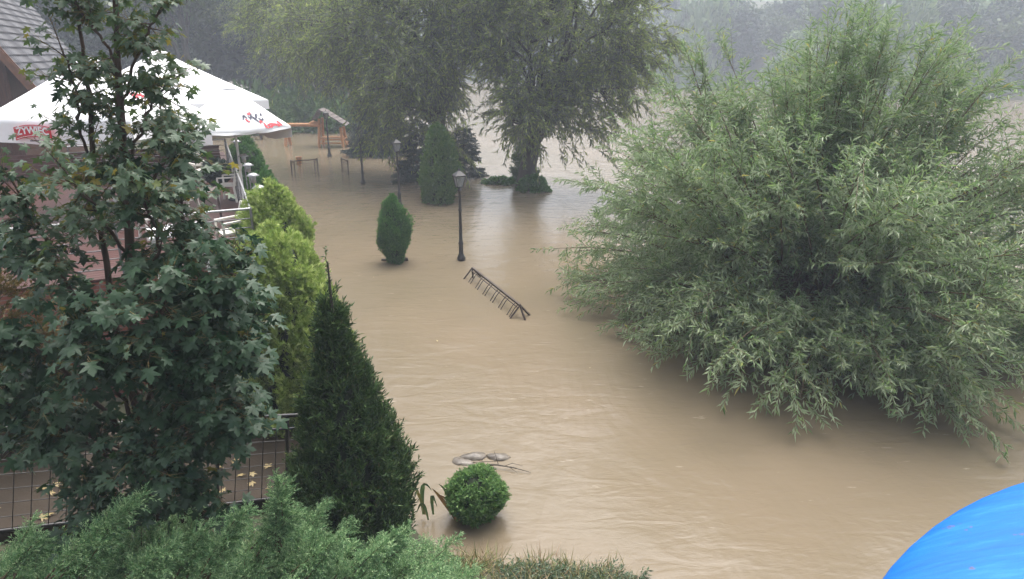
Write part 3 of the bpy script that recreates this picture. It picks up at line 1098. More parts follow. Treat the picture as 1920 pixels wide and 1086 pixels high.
# hedge along the deck
HG = 'green hedge shrubs along the terrace'
for i, (px, py, u, r, hh, lb) in enumerate([
        (0, 0, 6.0, 0.50, 2.45, 'green hedge shrub closest to the yellow arborvitae'),
        (0, 0, 8.4, 0.62, 2.75, 'wide green hedge shrub in the middle of the row by the solar lamps'),
        (0, 0, 11.0, 0.6, 2.75, 'green hedge shrub past the middle of the row, beside two solar lamps'),
        (0, 0, 13.8, 0.6, 2.95, 'green hedge shrub at the far terrace corner under the umbrella'),
        (0, 0, 16.5, 0.6, 3.0, 'last green hedge shrub beyond the terrace corner, under the umbrella edge')]):
    q = dk(u, -0.72, 0.05)
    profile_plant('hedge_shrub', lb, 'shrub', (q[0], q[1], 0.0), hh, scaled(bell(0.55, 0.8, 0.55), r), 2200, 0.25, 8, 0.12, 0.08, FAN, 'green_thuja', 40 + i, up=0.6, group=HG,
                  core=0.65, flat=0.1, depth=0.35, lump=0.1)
# small thuja in the water
p = at_z(742, 492, 0)
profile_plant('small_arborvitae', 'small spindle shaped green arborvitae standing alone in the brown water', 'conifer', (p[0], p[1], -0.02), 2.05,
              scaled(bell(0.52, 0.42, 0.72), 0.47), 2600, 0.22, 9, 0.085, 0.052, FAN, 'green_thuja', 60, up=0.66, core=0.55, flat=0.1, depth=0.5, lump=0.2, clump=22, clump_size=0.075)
# thuja before the big willow
p = at_z(826, 380, 0)
profile_plant('broad_arborvitae', 'taller green arborvitae in the water in front of the big willow', 'conifer', (p[0], p[1], -0.05), 3.3,
              scaled(bell(0.4, 0.72, 0.6), 0.78), 3200, 0.28, 9, 0.12, 0.075, FAN, 'bush_leaf', 61, up=0.62, core=0.55, flat=0.1, depth=0.5, lump=0.16)
# globe
p = at_z(893, 972, 0.0)
profile_plant('globe_arborvitae', 'round clipped green globe shrub at the edge of the flood', 'shrub', (p[0], p[1] + 0.05, 0.02), 0.68,
              lambda h: 0.36 * math.sqrt(max(0.0, 1 - (2 * min(1, 0.04 + h * 0.97) - 1) ** 2)) + 0.02, 2600, 0.13, 8, 0.05, 0.034, FAN, 'globe_leaf', 62, up=0.42, core=0.5, flat=0.1, depth=0.3,
              lump=0.055, trunk_r=0.03, clump=20, clump_size=0.035)
# brown shrub at the left edge
p = at_y(-20, 640, 8.2)
profile_plant('brownish_shrub', 'brownish yellow shrub at the left edge behind the maple', 'shrub', (p[0], p[1], 0.6), 2.9,
              scaled(bell(0.5, 0.7, 0.6), 0.95), 1800, 0.32, 9, 0.09, 0.05, FAN, 'brown_leaf', 63, up=0.5, core=0.0, flat=0.2, depth=0.7, lump=0.2)


def layered_spruce(label, loc, height, R, seed, group):
    rng = np.random.default_rng(seed)
    t = thing('blue_spruce', label, 'conifer', loc, 0, group)
    mb, mt = MB(), MB()
    mt.tube([(0, 0, -0.8), (0, 0, height)], [0.11, 0.02], 7)
    tiers = int(height / 0.28)
    Ss, Ds, Ls = [], [], []
    for i in range(tiers):
        f = i / tiers
        r = R * (1 - f) ** 0.85 * (0.85 + 0.3 * rng.random())
        for a in rng.random(int(9 + 6 * (1 - f))) * 2 * math.pi:
            d = np.array([math.cos(a), math.sin(a), -0.12 + 0.35 * f])
            z = height * (0.03 + 0.95 * f) + rng.normal(0, 0.06)
            mt.tube([(0, 0, z), np.array([0, 0, z]) + d * r], [0.02, 0.006], 3, cap=False)
            for s_ in np.linspace(0.2, 1, max(3, int(r * 11))):
                for sg in (-1, 1):
                    side = np.array([-d[1], d[0], 0]) * sg * 0.8 + d * 0.7 + np.array([0, 0, rng.normal(0, 0.15)])
                    Ss.append(np.array([0, 0, z]) + d * r * s_ + rng.normal(0, 0.03, 3))
                    Ds.append(side)
                    Ls.append(0.32 * (1.15 - 0.6 * s_) + 0.1)
    S, D, L = np.array(Ss), unit(np.array(Ds)), np.array(Ls)
    G = np.zeros_like(S)
    G[:, 2] = -0.12
    mb.leafy(rng, S, D, L, G, 7, 0.15, 0.05, LANCE, ang=0.5, flat=0.3)
    mb.build('crown', M['spruce'], t)
    mt.build('trunk', M['bark'], t)
    return t


SG = 'dark spruces in the flooded garden'
p = at_z(708, 288, 0)
layered_spruce('dark blue spruce standing between two lamp posts in front of willows', (p[0], p[1], -0.2), 4.6, 2.3, 5, SG)
p = at_z(783, 338, 0)
layered_spruce('low dark spruce just left of the taller green arborvitae', (p[0], p[1], -0.3), 2.7, 1.35, 6, SG)
p = at_z(868, 338, 0)
layered_spruce('dark spruce with layered bare branches right of the taller arborvitae', (p[0], p[1] + 1.2, -0.3), 3.0, 1.15, 8, SG)

# ---------------------------------------------------------------- broadleaf trees
def bez(a, b, c, n):
    t = np.linspace(0, 1, n)[:, None]
    return (1 - t) ** 2 * np.array(a) + 2 * t * (1 - t) * np.array(b) + t * t * np.array(c)


def blob_tree(name, label, cat, base, trunk_r, blobs, leaf, seed, dens=1.0, ll=0.26, lw=0.06, k=24, tl=1.1, hang=0.35, group=None, fork=0.35, tmpl=LANCE, holes=(), lean=(0, 0)):
    """crown made of twigs hanging through overlapping clumps; blobs in world space (x, y, z, rx, ry, rz)"""
    rng = np.random.default_rng(seed)
    base = np.array(base, float)
    t = thing(name, label, cat, base, 0, group)
    mt = MB()
    top = np.mean([b[:3] for b in blobs], axis=0)
    fk = base + (top - base) * np.array([0.25, 0.25, fork]) + np.array([lean[0], lean[1], 0])
    mt.tube(bez((0, 0, -0.8), (fk - base) * np.array([0.2, 0.2, 0.6]), fk - base, 7), np.linspace(trunk_r * 1.25, trunk_r * 0.8, 7), 10)
    Ss, Ds, Ls = [], [], []
    for b in blobs:
        c, r = np.array(b[:3]), np.array(b[3:6])
        mid = (fk + c) / 2 + np.array([0, 0, 0.25 * np.linalg.norm(c - fk)])
        pts = bez(fk - base, mid - base, c - base, 8)
        mt.tube(pts, np.linspace(trunk_r * 0.55, trunk_r * 0.12, 8), 6, cap=False)
        for q in range(7):
            d = unit(rng.normal(0, 1, 3)) * r * 0.85
            mt.tube(bez(pts[rng.integers(3, 8)], c - base + d * 0.4 + np.array([0, 0, 0.3]), c - base + d, 5), np.linspace(trunk_r * 0.16, 0.012, 5), 4, cap=False)
        n = int(dens * 62 * (r[0] * r[1] * r[2]) ** (2 / 3))
        # twigs gathered in sub-clumps for light and dark masses
        ncl = max(10, n // 20)
        dirs = unit(rng.normal(0, 1, (ncl, 3)))
        cc_ = c + dirs * r * (0.45 + 0.6 * rng.random((ncl, 1)) ** 0.6)
        j = rng.integers(0, ncl, n)
        s_ = cc_[j] + rng.normal(0, 0.14, (n, 3)) * r
        if len(holes):
            keep = np.ones(n, bool)
            for hx, hy, hz, hr in holes:
                keep &= np.linalg.norm((s_ - np.array([hx, hy, hz])) * np.array([1, 0.35, 0.8]), axis=1) > hr
                keep &= np.linalg.norm((s_ - np.array([hx, hy, hz + 0.9])) * np.array([1, 0.35, 0.8]), axis=1) > hr * 0.9
            s_, j = s_[keep], j[keep]
            n = len(s_)
        Ss.append(s_ - base)
        Ds.append(unit((s_ - c) / r * 0.7 + rng.normal(0, 0.45, (n, 3)) + np.array([0, 0, 0.15])))
        Ls.append(tl * (0.6 + 0.8 * rng.random(n)))
    S, D, L = np.concatenate(Ss), np.concatenate(Ds), np.concatenate(Ls)
    G = np.zeros_like(S)
    G[:, 2] = -hang * (0.5 + rng.random(len(S)))
    mb = MB()
    mb.leafy(rng, S, D, L, G, k, ll, lw, tmpl, ang=0.6, flat=0.35, droop=0.35 * hang)
    mb.build('crown', M[leaf], t)
    mt.twigs(S, D, L, G, 0.012, 2)
    mt.build('trunk', M['bark'], t)
    return t


def pb(px, py, y, rpx, rpy=None, ry=None):
    p = at_y(px, py, y)
    s_ = y / FPX
    rx = rpx * s_
    rz = (rpy or rpx) * s_
    return (p[0], p[1], p[2], rx, ry or (rx + rz) / 2, rz)


WG = 'old willows standing in the flood'
b2 = at_z(850, 322, 0)
hole = at_y(897, 205, 33)
blob_tree('old_willow', 'huge grey green willow with its dark trunk behind the taller arborvitae', 'tree', (b2[0], b2[1], -0.1), 0.5,
          [pb(770, 50, 34, 130, 110), pb(650, 50, 37, 110, 85), pb(870, 20, 33, 110, 90), pb(760, 165, 34, 95, 90), pb(815, 220, 34, 60, 75),
           pb(715, 155, 36, 60, 60), pb(840, 110, 34, 70, 60), pb(800, -90, 35, 180, 90), pb(545, 40, 39, 80, 75)],
          'old_willow_leaf', 21, dens=1.15, group=WG, holes=[(hole[0], hole[1], hole[2], 1.4)])
b3 = at_z(983, 352, 0)
blob_tree('old_willow', 'grey green willow with a leafy trunk standing right of the bright gap', 'tree', (b3[0], b3[1], -0.1), 0.42,
          [pb(990, 60, 31, 110, 100), pb(1090, 60, 31, 115, 100), pb(1190, 40, 31, 55, 80), pb(1000, 180, 30.5, 62, 80), pb(1065, 190, 31, 75, 80),
           pb(968, 222, 30.5, 42, 38), pb(912, 80, 33, 75, 60), pb(1130, 150, 31, 55, 70), pb(1050, -80, 32, 170, 90), pb(1165, 110, 32, 40, 60), pb(1040, 228, 31, 42, 38)],
          'old_willow_leaf', 22, dens=1.1, group=WG, holes=[(hole[0], hole[1], hole[2], 1.4)])
b1 = at_z(616, 228, 0)
blob_tree('old_willow', 'olive willow farthest left, rising behind the wooden swing frame', 'tree', (b1[0], b1[1], 0.3), 0.45,
          [pb(560, 70, 62, 90, 80), pb(640, 110, 62, 80, 70), pb(520, 20, 63, 80, 70), pb(600, 150, 62, 55, 45), pb(680, 30, 63, 90, 80), pb(590, -50, 64, 110, 70), pb(700, 150, 62, 60, 60)],
          'old_willow_leaf', 23, dens=0.8, ll=0.32, lw=0.07, group=WG)
# leafy sprouts on the willow trunk and round its foot
p = at_z(983, 345, 0)
profile_plant('trunk_sprouts', 'column of green shoots clothing the trunk of the willow by the gap', 'shrub', (p[0], p[1] - 0.35, -0.05), 2.2,
              scaled(bell(0.5, 0.8, 0.5), 0.55), 1100, 0.3, 9, 0.14, 0.05, LANCE, 'bush_leaf', 64, up=0.4, core=0, depth=0.5, lump=0.2)
p = at_z(1000, 357, 0)
profile_plant('foot_bush', 'low round dark green bush at the foot of the leafy willow trunk', 'shrub', (p[0], p[1], -0.1), 0.75,
              lambda h: 0.62 * math.sqrt(max(0, 1 - h * h)), 700, 0.28, 9, 0.15, 0.06, LANCE, 'green_thuja', 65, up=0.4, core=0.5, lump=0.15)
p = at_z(940, 344, 0)
profile_plant('drifted_branch', 'flat leafy branch lying in the water left of the leafy willow trunk', 'branch', (p[0], p[1], -0.1), 0.36,
              lambda h: 0.78 * math.sqrt(max(0, 1 - h * h)), 500, 0.28, 9, 0.15, 0.06, LANCE, 'green_thuja', 66, up=0.25, core=0.4, lump=0.2, sq=0.5)


# big willow bush in the flood
def willow_bush():
    rng = np.random.default_rng(77)
    base = at_z(1508, 610, 0)
    t = thing('willow_bush', 'large feathery grey green willow bush spreading over the brown water', 'bush', (base[0], base[1], 0))
    mt, mb = MB(), MB()
    Ss, Ds, Ls, Gs = [], [], [], []
    n_stem = 390
    for i in range(n_stem):
        az = rng.random() * 2 * math.pi
        w = rng.random()
        el = math.radians(3 + 84 * w ** 1.15)
        # reach of the dome in that direction
        Rh, Rv = 5.55, 6.3
        reach = ((math.cos(el) / Rh) ** 2.35 + (math.sin(el) / Rv) ** 2.35) ** (-1 / 2.35)
        reach *= 0.74 + 0.31 * rng.random()
        reach *= 1 + 0.10 * math.sin(3 * az + 1.0) + 0.07 * math.sin(5 * az + 4 * el)
        d = np.array([math.cos(az) * math.cos(el), math.sin(az) * math.cos(el), math.sin(el)])
        if d[1] < -0.2:
            reach *= 1 - 0.17 * abs(d[1])
        if i < 80:          # low branches trailing to the water all round
            el = math.radians(1 + 14 * rng.random())
            reach = Rh * (0.5 + 0.42 * rng.random())
            d = np.array([math.cos(az) * math.cos(el), math.sin(az) * math.cos(el), math.sin(el)])
        root = np.array([rng.normal(0, 0.35), rng.normal(0, 0.35), -0.3])
        end = d * reach
        end[2] = max(end[2], 0.18)
        mid = root * 0.5 + end * 0.5 + np.array([0, 0, 0.22 * reach * math.cos(el)])
        n = 12
        C = bez(root, mid, end, n)
        mt.tube(C, np.linspace(0.045, 0.007, n), 5, cap=False)
        m = int(11 + 14 * reach / 5)
        tt = np.clip(0.25 + 0.75 * rng.random(m) ** 0.75, 0, 1)
        f = tt * (n - 1)
        i0 = np.minimum(f.astype(int), n - 2)
        P = C[i0] + (C[i0 + 1] - C[i0]) * (f - i0)[:, None]
        T = unit(C[i0 + 1] - C[i0])
        Dd = unit(T * 0.75 + rng.normal(0, 0.5, (m, 3)) + np.array([0, 0, 0.18]))
        Ss += [P, C[-1:]]
        Ds += [Dd, unit(C[-1:] - C[-2:-1])]
        l_ = 0.55 + 0.75 * rng.random(m)
        Ls += [l_, np.array([0.8])]
        g = np.zeros((m + 1, 3))
        g[:, 2] = -0.22 * rng.random(m + 1)
        Gs.append(g)
    S, D, L, G = np.concatenate(Ss), np.concatenate(Ds), np.concatenate(Ls), np.concatenate(Gs)
    ok = S[:, 2] + D[:, 2] * L + G[:, 2] * L > 0.02
    S, D, L, G = S[ok], D[ok], L[ok], G[ok]
    mb.leafy(rng, S, D, L, G, 26, 0.165, 0.032, LANCE, ang=0.75, flat=0.45, droop=0.18, jit=0.3)
    mb.build('crown', M['willow_leaf'], t)
    mt.twigs(S, D, L, G, 0.006, 3)
    mt.build('stems', M['twig'], t)


willow_bush()


# the maple close to the camera
def maple():
    rng = np.random.default_rng(91)
    base = at_y(272, 968, 5.95)
    base[2] = gz_at(base[0], base[1]) - 0.05
    t = thing('maple_tree', 'dark green lobed leaf maple in front of the terrace, reaching out of frame', 'tree', base)
    yb = base[1]
    mt, mb, mtop, mpet = MB(), MB(), MB(), MB()

    def W(px, py, dy=0.0):
        return at_y(px, py, yb + dy) - base
    # main leader and side stems: pixel guides in the tree's own plane, with depth offsets
    limbs = [([(272, 960, 0), (255, 700, 0.05), (235, 350, 0.1), (222, 150, 0.1), (208, -60, 0.1), (200, -160, 0.1)], 0.06),
             ([(262, 800, 0), (195, 520, 0.1), (180, 330, 0.2), (165, 170, 0.25), (145, 20, 0.3), (130, -90, 0.3)], 0.035),
             ([(262, 760, 0), (130, 540, -0.2), (80, 440, -0.3), (40, 370, -0.4)], 0.028),
             ([(262, 740, 0), (160, 610, 0.3), (60, 520, 0.4), (-30, 430, 0.5)], 0.026),
             ([(258, 720, 0), (325, 560, -0.1), (345, 450, -0.2), (340, 360, -0.2)], 0.03),
             ([(258, 690, 0), (340, 480, 0.3), (330, 330, 0.4), (300, 200, 0.5)], 0.028),
             ([(262, 780, 0), (350, 640, -0.3), (395, 560, -0.5), (420, 500, -0.6)], 0.028),
             ([(264, 840, 0), (340, 740, -0.4), (390, 690, -0.6), (430, 660, -0.7)], 0.026),
             ([(264, 850, 0), (170, 740, -0.5), (80, 660, -0.7), (0, 640, -0.8)], 0.028),
             ([(266, 880, 0), (150, 800, -0.3), (60, 740, -0.5), (-60, 730, -0.5)], 0.026),
             ([(262, 820, 0), (290, 700, -0.6), (300, 620, -0.8), (310, 560, -0.9)], 0.024),
             ([(262, 820, 0), (220, 720, -0.7), (190, 650, -0.9), (170, 600, -1.0)], 0.024),
             ([(268, 900, 0), (330, 840, -0.4), (370, 800, -0.5), (400, 790, -0.6)], 0.02),
             ([(268, 900, 0), (200, 850, -0.5), (160, 830, -0.6), (120, 830, -0.7)], 0.02),
             ([(232, 340, 0.1), (265, 240, 0.1), (290, 180, 0.1), (325, 150, 0.1)], 0.016),
             ([(226, 200, 0.1), (255, 110, 0.0), (280, 60, 0.0), (300, 20, 0.0)], 0.014),
             ([(240, 420, 0.1), (290, 340, 0.0), (320, 290, 0.0), (345, 262, 0.0)], 0.018),
             ([(218, 120, 0.1), (170, 40, 0.1), (140, 10, 0.1), (110, -10, 0.1)], 0.014),
             ([(180, 330, 0.2), (150, 240, 0.1), (140, 160, 0.1), (115, 90, 0.1)], 0.015),
             ([(245, 500, 0.1), (200, 420, -0.4), (170, 380, -0.6), (130, 330, -0.7)], 0.018),
             ([(250, 560, 0.1), (300, 480, -0.4), (290, 420, -0.5), (260, 360, -0.6)], 0.018),
             ([(268, 900, 0), (310, 880, -0.3), (345, 890, -0.5), (370, 905, -0.6)], 0.018),
             ([(268, 900, 0), (235, 880, -0.4), (215, 890, -0.55), (190, 915, -0.65)], 0.018),
             ([(268, 880, 0), (290, 850, -0.5), (280, 850, -0.75), (270, 880, -0.85)], 0.018),
             ([(266, 860, 0), (350, 780, -0.3), (400, 750, -0.4), (440, 760, -0.5)], 0.02),
             ([(266, 860, 0), (120, 790, -0.3), (40, 800, -0.4), (-20, 830, -0.4)], 0.02),
             ([(264, 820, 0), (350, 700, 0.1), (420, 620, 0.1), (455, 590, 0.1)], 0.02),
             ([(262, 780, 0), (300, 720, 0.5), (360, 640, 0.7), (400, 600, 0.8)], 0.022)]
    Ss, Ds, zs = [], [], []
    for pts, r0 in limbs:
        P = np.array([W(*q) for q in pts])
        # smooth the guide
        tt = np.linspace(0, len(P) - 1, 18)
        C = np.stack([np.interp(tt, np.arange(len(P)), P[:, a]) for a in range(3)], -1)
        C[1:-1] = (C[:-2] + C[1:-1] * 2 + C[2:]) / 4
        C[2:-2] += rng.normal(0, 0.012, C[2:-2].shape)
        mt.tube(C, np.linspace(r0, 0.008, 18), 7)
        long = np.linalg.norm(C[-1] - C[0])
        m = int(7 + (7.6 if pts[-1][1] < 480 else 12.5) * long)
        f = (0.22 + 0.78 * rng.random(m) ** 0.8) * 17
        if r0 >= 0.05:
            f = (0.36 + 0.64 * rng.random(m)) * 17
        i0 = np.minimum(f.astype(int), 16)
        Q = C[i0] + (C[i0 + 1] - C[i0]) * (f - i0)[:, None]
        T = unit(C[i0 + 1] - C[i0])
        d = unit(T * 0.45 + rng.normal(0, 0.55, (m, 3)) + np.array([0, -0.12, 0.12]))
        Ss += [Q, C[-1:]]
        Ds += [d, unit(C[-1:] - C[-2:-1])]
    S, D = np.concatenate(Ss), unit(np.concatenate(Ds))
    n = len(S)
    L = 0.20 + 0.30 * rng.random(n)
    zz = S[:, 2] + base[2]
    L *= np.interp(zz, [1.5, 4, 6], [1.25, 1.0, 0.75])
    G = np.zeros((n, 3))
    G[:, 2] = -0.15
    mt.twigs(S, D, L, G, 0.006, 3, sides=4)
    # leaves: long stalks, blades held flat and drooping
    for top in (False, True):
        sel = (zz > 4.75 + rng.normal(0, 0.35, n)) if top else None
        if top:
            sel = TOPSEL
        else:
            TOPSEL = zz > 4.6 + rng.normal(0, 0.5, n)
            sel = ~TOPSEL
        s_, d_, l_, g_ = S[sel], D[sel], L[sel], G[sel]
        m = len(s_)
        k = 15
        tq = 0.15 + 0.85 * (np.arange(k)[None] + rng.random((m, k))) / k
        P = s_[:, None] + d_[:, None] * (l_[:, None] * tq)[..., None] + g_[:, None] * (l_[:, None] * tq * tq)[..., None]
        T = unit(d_[:, None] + 2 * g_[:, None] * tq[..., None])
        rnd = rng.normal(0, 1, (m, k, 3))
        rnd[..., 2] *= 0.45
        out = unit(T * 0.5 + rnd * 0.6 + np.array([0, -0.05, 0.12]))
        pl = (0.05 + 0.11 * rng.random((m, k)))
        Q = P + out * pl[..., None]
        mpet.twigs(P.reshape(-1, 3), out.reshape(-1, 3), pl.ravel(), np.zeros((m * k, 3)), 0.0022, 1)
        hd = out.copy()
        hd[..., 2] = -0.25 - 0.55 * rng.random((m, k))
        hd = unit(hd)
        N = rng.normal(0, 0.45, (m * k, 3)) + np.array([0, 0, 1.0])
        sc = 0.040 + 0.080 * rng.random(m * k) ** 0.9
        if top:
            sc = sc * 0.72
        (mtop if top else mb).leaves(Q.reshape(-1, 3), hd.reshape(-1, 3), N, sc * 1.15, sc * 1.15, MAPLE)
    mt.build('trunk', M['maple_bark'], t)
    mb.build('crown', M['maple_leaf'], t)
    tag(mtop.build('crown', M['maple_top_leaf'], t), 'yellowing upper crown, leaf colour lightened as if lit')
    mpet.build('leaf_stalks', M['petiole'], t)['kind'] = 'stuff'


maple()

# ---------------------------------------------------------------- woods behind
def wood_tree_mesh(seed, h, r, leaf_n, ll, lw, low=0.3, trunk=0.24):
    """local crown + trunk builders for a wood tree"""
    rng = np.random.default_rng(seed)
    mb, mt = MB(), MB()
    mt.tube([(0, 0, -1), (rng.normal(0, .15), 0, h * 0.4), (rng.normal(0, .3), 0, h * 0.92)], [trunk, trunk * 0.7, 0.03], 7)
    nb = 13
    S = []
    for i in range(nb):
        a = rng.random() * 2 * math.pi
        z = h * (low + (0.96 - low) * (i + rng.random()) / nb)
        rr = r * math.sqrt(max(0.05, 1 - ((z / h - 0.55) / 0.5) ** 2)) * (0.35 + 0.4 * rng.random())
        c = np.array([rr * math.cos(a), rr * math.sin(a), z])
        mt.tube([(0, 0, z * 0.6), c * np.array([0.5, 0.5, 0.92]), c], [0.09, 0.05, 0.02], 5, cap=False)
        S.append(c + rng.normal(0, 1, (leaf_n // nb, 3)) * np.array([r * 0.27, r * 0.27, h * 0.075]))
    S = np.concatenate(S)
    n = len(S)
    D = unit(rng.normal(0, 1, (n, 3)) + np.array([0, 0, -0.2]))
    N = rng.normal(0, 0.6, (n, 3)) + np.array([0, 0, 1.0])
    sc = 0.6 + 0.8 * rng.random(n)
    mb.leaves(S, D, N, ll * sc, lw * sc, OVAL)
    return mb, mt


protos = []
for i in range(3):
    mb, mt = wood_tree_mesh(300 + i, 11 + i, 3.6, 9000, 0.42, 0.24)
    protos.append((mb.mesh('crown', M['forest_leaf']), mt.mesh('trunk', M['bark'])))
mb, mt = wood_tree_mesh(330, 15, 3.4, 6500, 0.42, 0.24, low=0.55, trunk=0.32)
mt.tube([(0, 0, 3.2), (0.9, 0, 5.2), (1.5, 0.1, 8.5)], [0.2, 0.16, 0.05], 7)
protos.append((mb.mesh('crown', M['forest_mid']), mt.mesh('trunk', M['bark'])))
rng = np.random.default_rng(5)
wood_spots = [(-31, 60, 'tall dark wood tree directly above the far umbrella'), (-26.3, 57.5, 'tall wood tree with bare forked trunk showing right of the far umbrella'),
              (-23, 66, 'dark wood tree right of the forked one'), (-36, 56, 'dark wood tree above the white umbrella peak'), (-41, 60, 'dark wood tree rising beside the tiled roof'),
              (-47, 62, 'dark wood tree over the tiled roof, left of the others')]
for i, (x, y, lb) in enumerate(wood_spots):
    cm, tm = protos[3 if i == 1 else i % 3]
    t = thing('wood_tree', lb, 'tree', (x, y, gz_at(x, y) - 0.2), rng.random() * 6, 'dark trees of the wood behind the umbrellas')
    t.scale = (1, 1, 0.9 + 0.3 * rng.random())
    for nm, me in (('crown', cm), ('trunk', tm)):
        o = bpy.data.objects.new(nm, me)
        COL.objects.link(o)
        o.parent = t


def wood_mass(name, label, spots, mat, seed, leaf_n=2600, ll=0.8, lw=0.45):
    rng = np.random.default_rng(seed)
    pr = []
    for i in range(4):
        a, b = wood_tree_mesh(seed + i, 11, 3.8, leaf_n, ll, lw)
        pr.append((np.concatenate(a.v), np.concatenate([f for f, _, _ in a.f])))
    mb = MB()
    for j, (x, y, s_) in enumerate(spots):
        V, F = pr[j % 4]
        a = rng.random() * 6.28
        R = np.array([[math.cos(a), -math.sin(a), 0], [math.sin(a), math.cos(a), 0], [0, 0, 1]])
        mi = (0, 1, 0, 2, 1)[int(rng.integers(0, 5))]
        mb.add((V @ R.T) * s_ * np.array([1.25, 1.25, 0.85 + 0.4 * rng.random()]) + np.array([x, y, gz_at(x, y) - 1.2 * s_]), F, mi)
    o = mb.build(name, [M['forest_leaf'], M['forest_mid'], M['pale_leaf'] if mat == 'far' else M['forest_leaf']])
    return tag(o, label, 'wood', kind='stuff')


spots = []
for y in np.arange(70, 104, 7.0):
    for x in np.arange(-80, -8, 5.0):
        xx, yy = x + rng.normal(0, 1.5), y + rng.normal(0, 2)
        if shore_dist(np.array([[xx]]), np.array([[yy]]))[0, 0] > 1.5:
            spots.append((xx, yy, 0.95 + 0.3 * rng.random()))
wood_mass('woodland', 'dark misty woodland closing the view behind umbrellas and willows', spots, 'forest_leaf', 400, leaf_n=3600, ll=0.6, lw=0.34)
spots = []
for k in range(4):
    for x in np.arange(-40, 150, 5.5):
        xx = x + rng.normal(0, 1.5)
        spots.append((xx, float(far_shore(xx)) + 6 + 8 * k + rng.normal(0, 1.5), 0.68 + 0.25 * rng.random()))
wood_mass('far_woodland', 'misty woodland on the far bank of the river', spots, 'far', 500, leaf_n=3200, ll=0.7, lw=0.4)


def bush_mesh(seed, leaf, ll, lw, n=2600):
    rng = np.random.default_rng(seed)
    mb = MB()
    th = rng.random(n) * 6.283
    ph = np.arccos(rng.random(n))
    q = 0.55 + 0.45 * rng.random(n) ** 0.5
    lum = 1 + 0.2 * np.sin(3 * th + seed) + 0.15 * np.sin(5 * th + 4 * ph)
    S = np.stack([np.cos(th) * np.sin(ph), np.sin(th) * np.sin(ph), np.cos(ph) * 1.0], -1) * (q * lum)[:, None]
    D = unit(S + rng.normal(0, 0.7, (n, 3)))
    N = rng.normal(0, 0.6, (n, 3)) + np.array([0, 0, 1.0])
    sc = 0.6 + 0.8 * rng.random(n)
    mb.leaves(S, D, N, ll * sc, lw * sc, OVAL)
    return mb.mesh('bush', M[leaf])


bm_near = bush_mesh(31, 'bush_leaf', 0.2, 0.1, 3000)
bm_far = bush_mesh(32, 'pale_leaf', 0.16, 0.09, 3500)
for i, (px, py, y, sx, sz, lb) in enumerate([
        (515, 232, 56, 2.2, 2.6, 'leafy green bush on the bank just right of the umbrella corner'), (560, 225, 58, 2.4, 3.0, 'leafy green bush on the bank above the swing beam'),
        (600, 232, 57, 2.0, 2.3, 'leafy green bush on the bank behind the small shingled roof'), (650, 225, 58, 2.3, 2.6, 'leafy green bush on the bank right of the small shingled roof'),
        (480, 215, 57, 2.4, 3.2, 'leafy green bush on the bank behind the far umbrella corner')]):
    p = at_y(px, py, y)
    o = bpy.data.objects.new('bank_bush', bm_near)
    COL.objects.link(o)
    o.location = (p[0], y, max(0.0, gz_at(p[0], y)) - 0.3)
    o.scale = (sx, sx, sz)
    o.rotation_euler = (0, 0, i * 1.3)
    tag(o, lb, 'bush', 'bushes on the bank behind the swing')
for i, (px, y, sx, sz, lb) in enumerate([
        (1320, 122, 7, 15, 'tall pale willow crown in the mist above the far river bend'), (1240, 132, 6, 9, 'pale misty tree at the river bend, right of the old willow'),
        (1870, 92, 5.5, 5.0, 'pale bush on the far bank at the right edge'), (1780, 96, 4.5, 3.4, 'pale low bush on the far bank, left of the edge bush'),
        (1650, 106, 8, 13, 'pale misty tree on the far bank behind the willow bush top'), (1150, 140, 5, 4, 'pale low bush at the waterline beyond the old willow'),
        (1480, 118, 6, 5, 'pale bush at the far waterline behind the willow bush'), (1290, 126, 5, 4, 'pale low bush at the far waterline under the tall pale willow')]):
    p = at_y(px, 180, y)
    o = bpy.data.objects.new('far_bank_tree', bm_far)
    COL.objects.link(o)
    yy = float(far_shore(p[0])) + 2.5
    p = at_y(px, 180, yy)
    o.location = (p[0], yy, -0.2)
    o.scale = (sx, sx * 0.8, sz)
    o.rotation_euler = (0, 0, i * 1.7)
    tag(o, lb, 'tree', 'pale trees along the far bank')

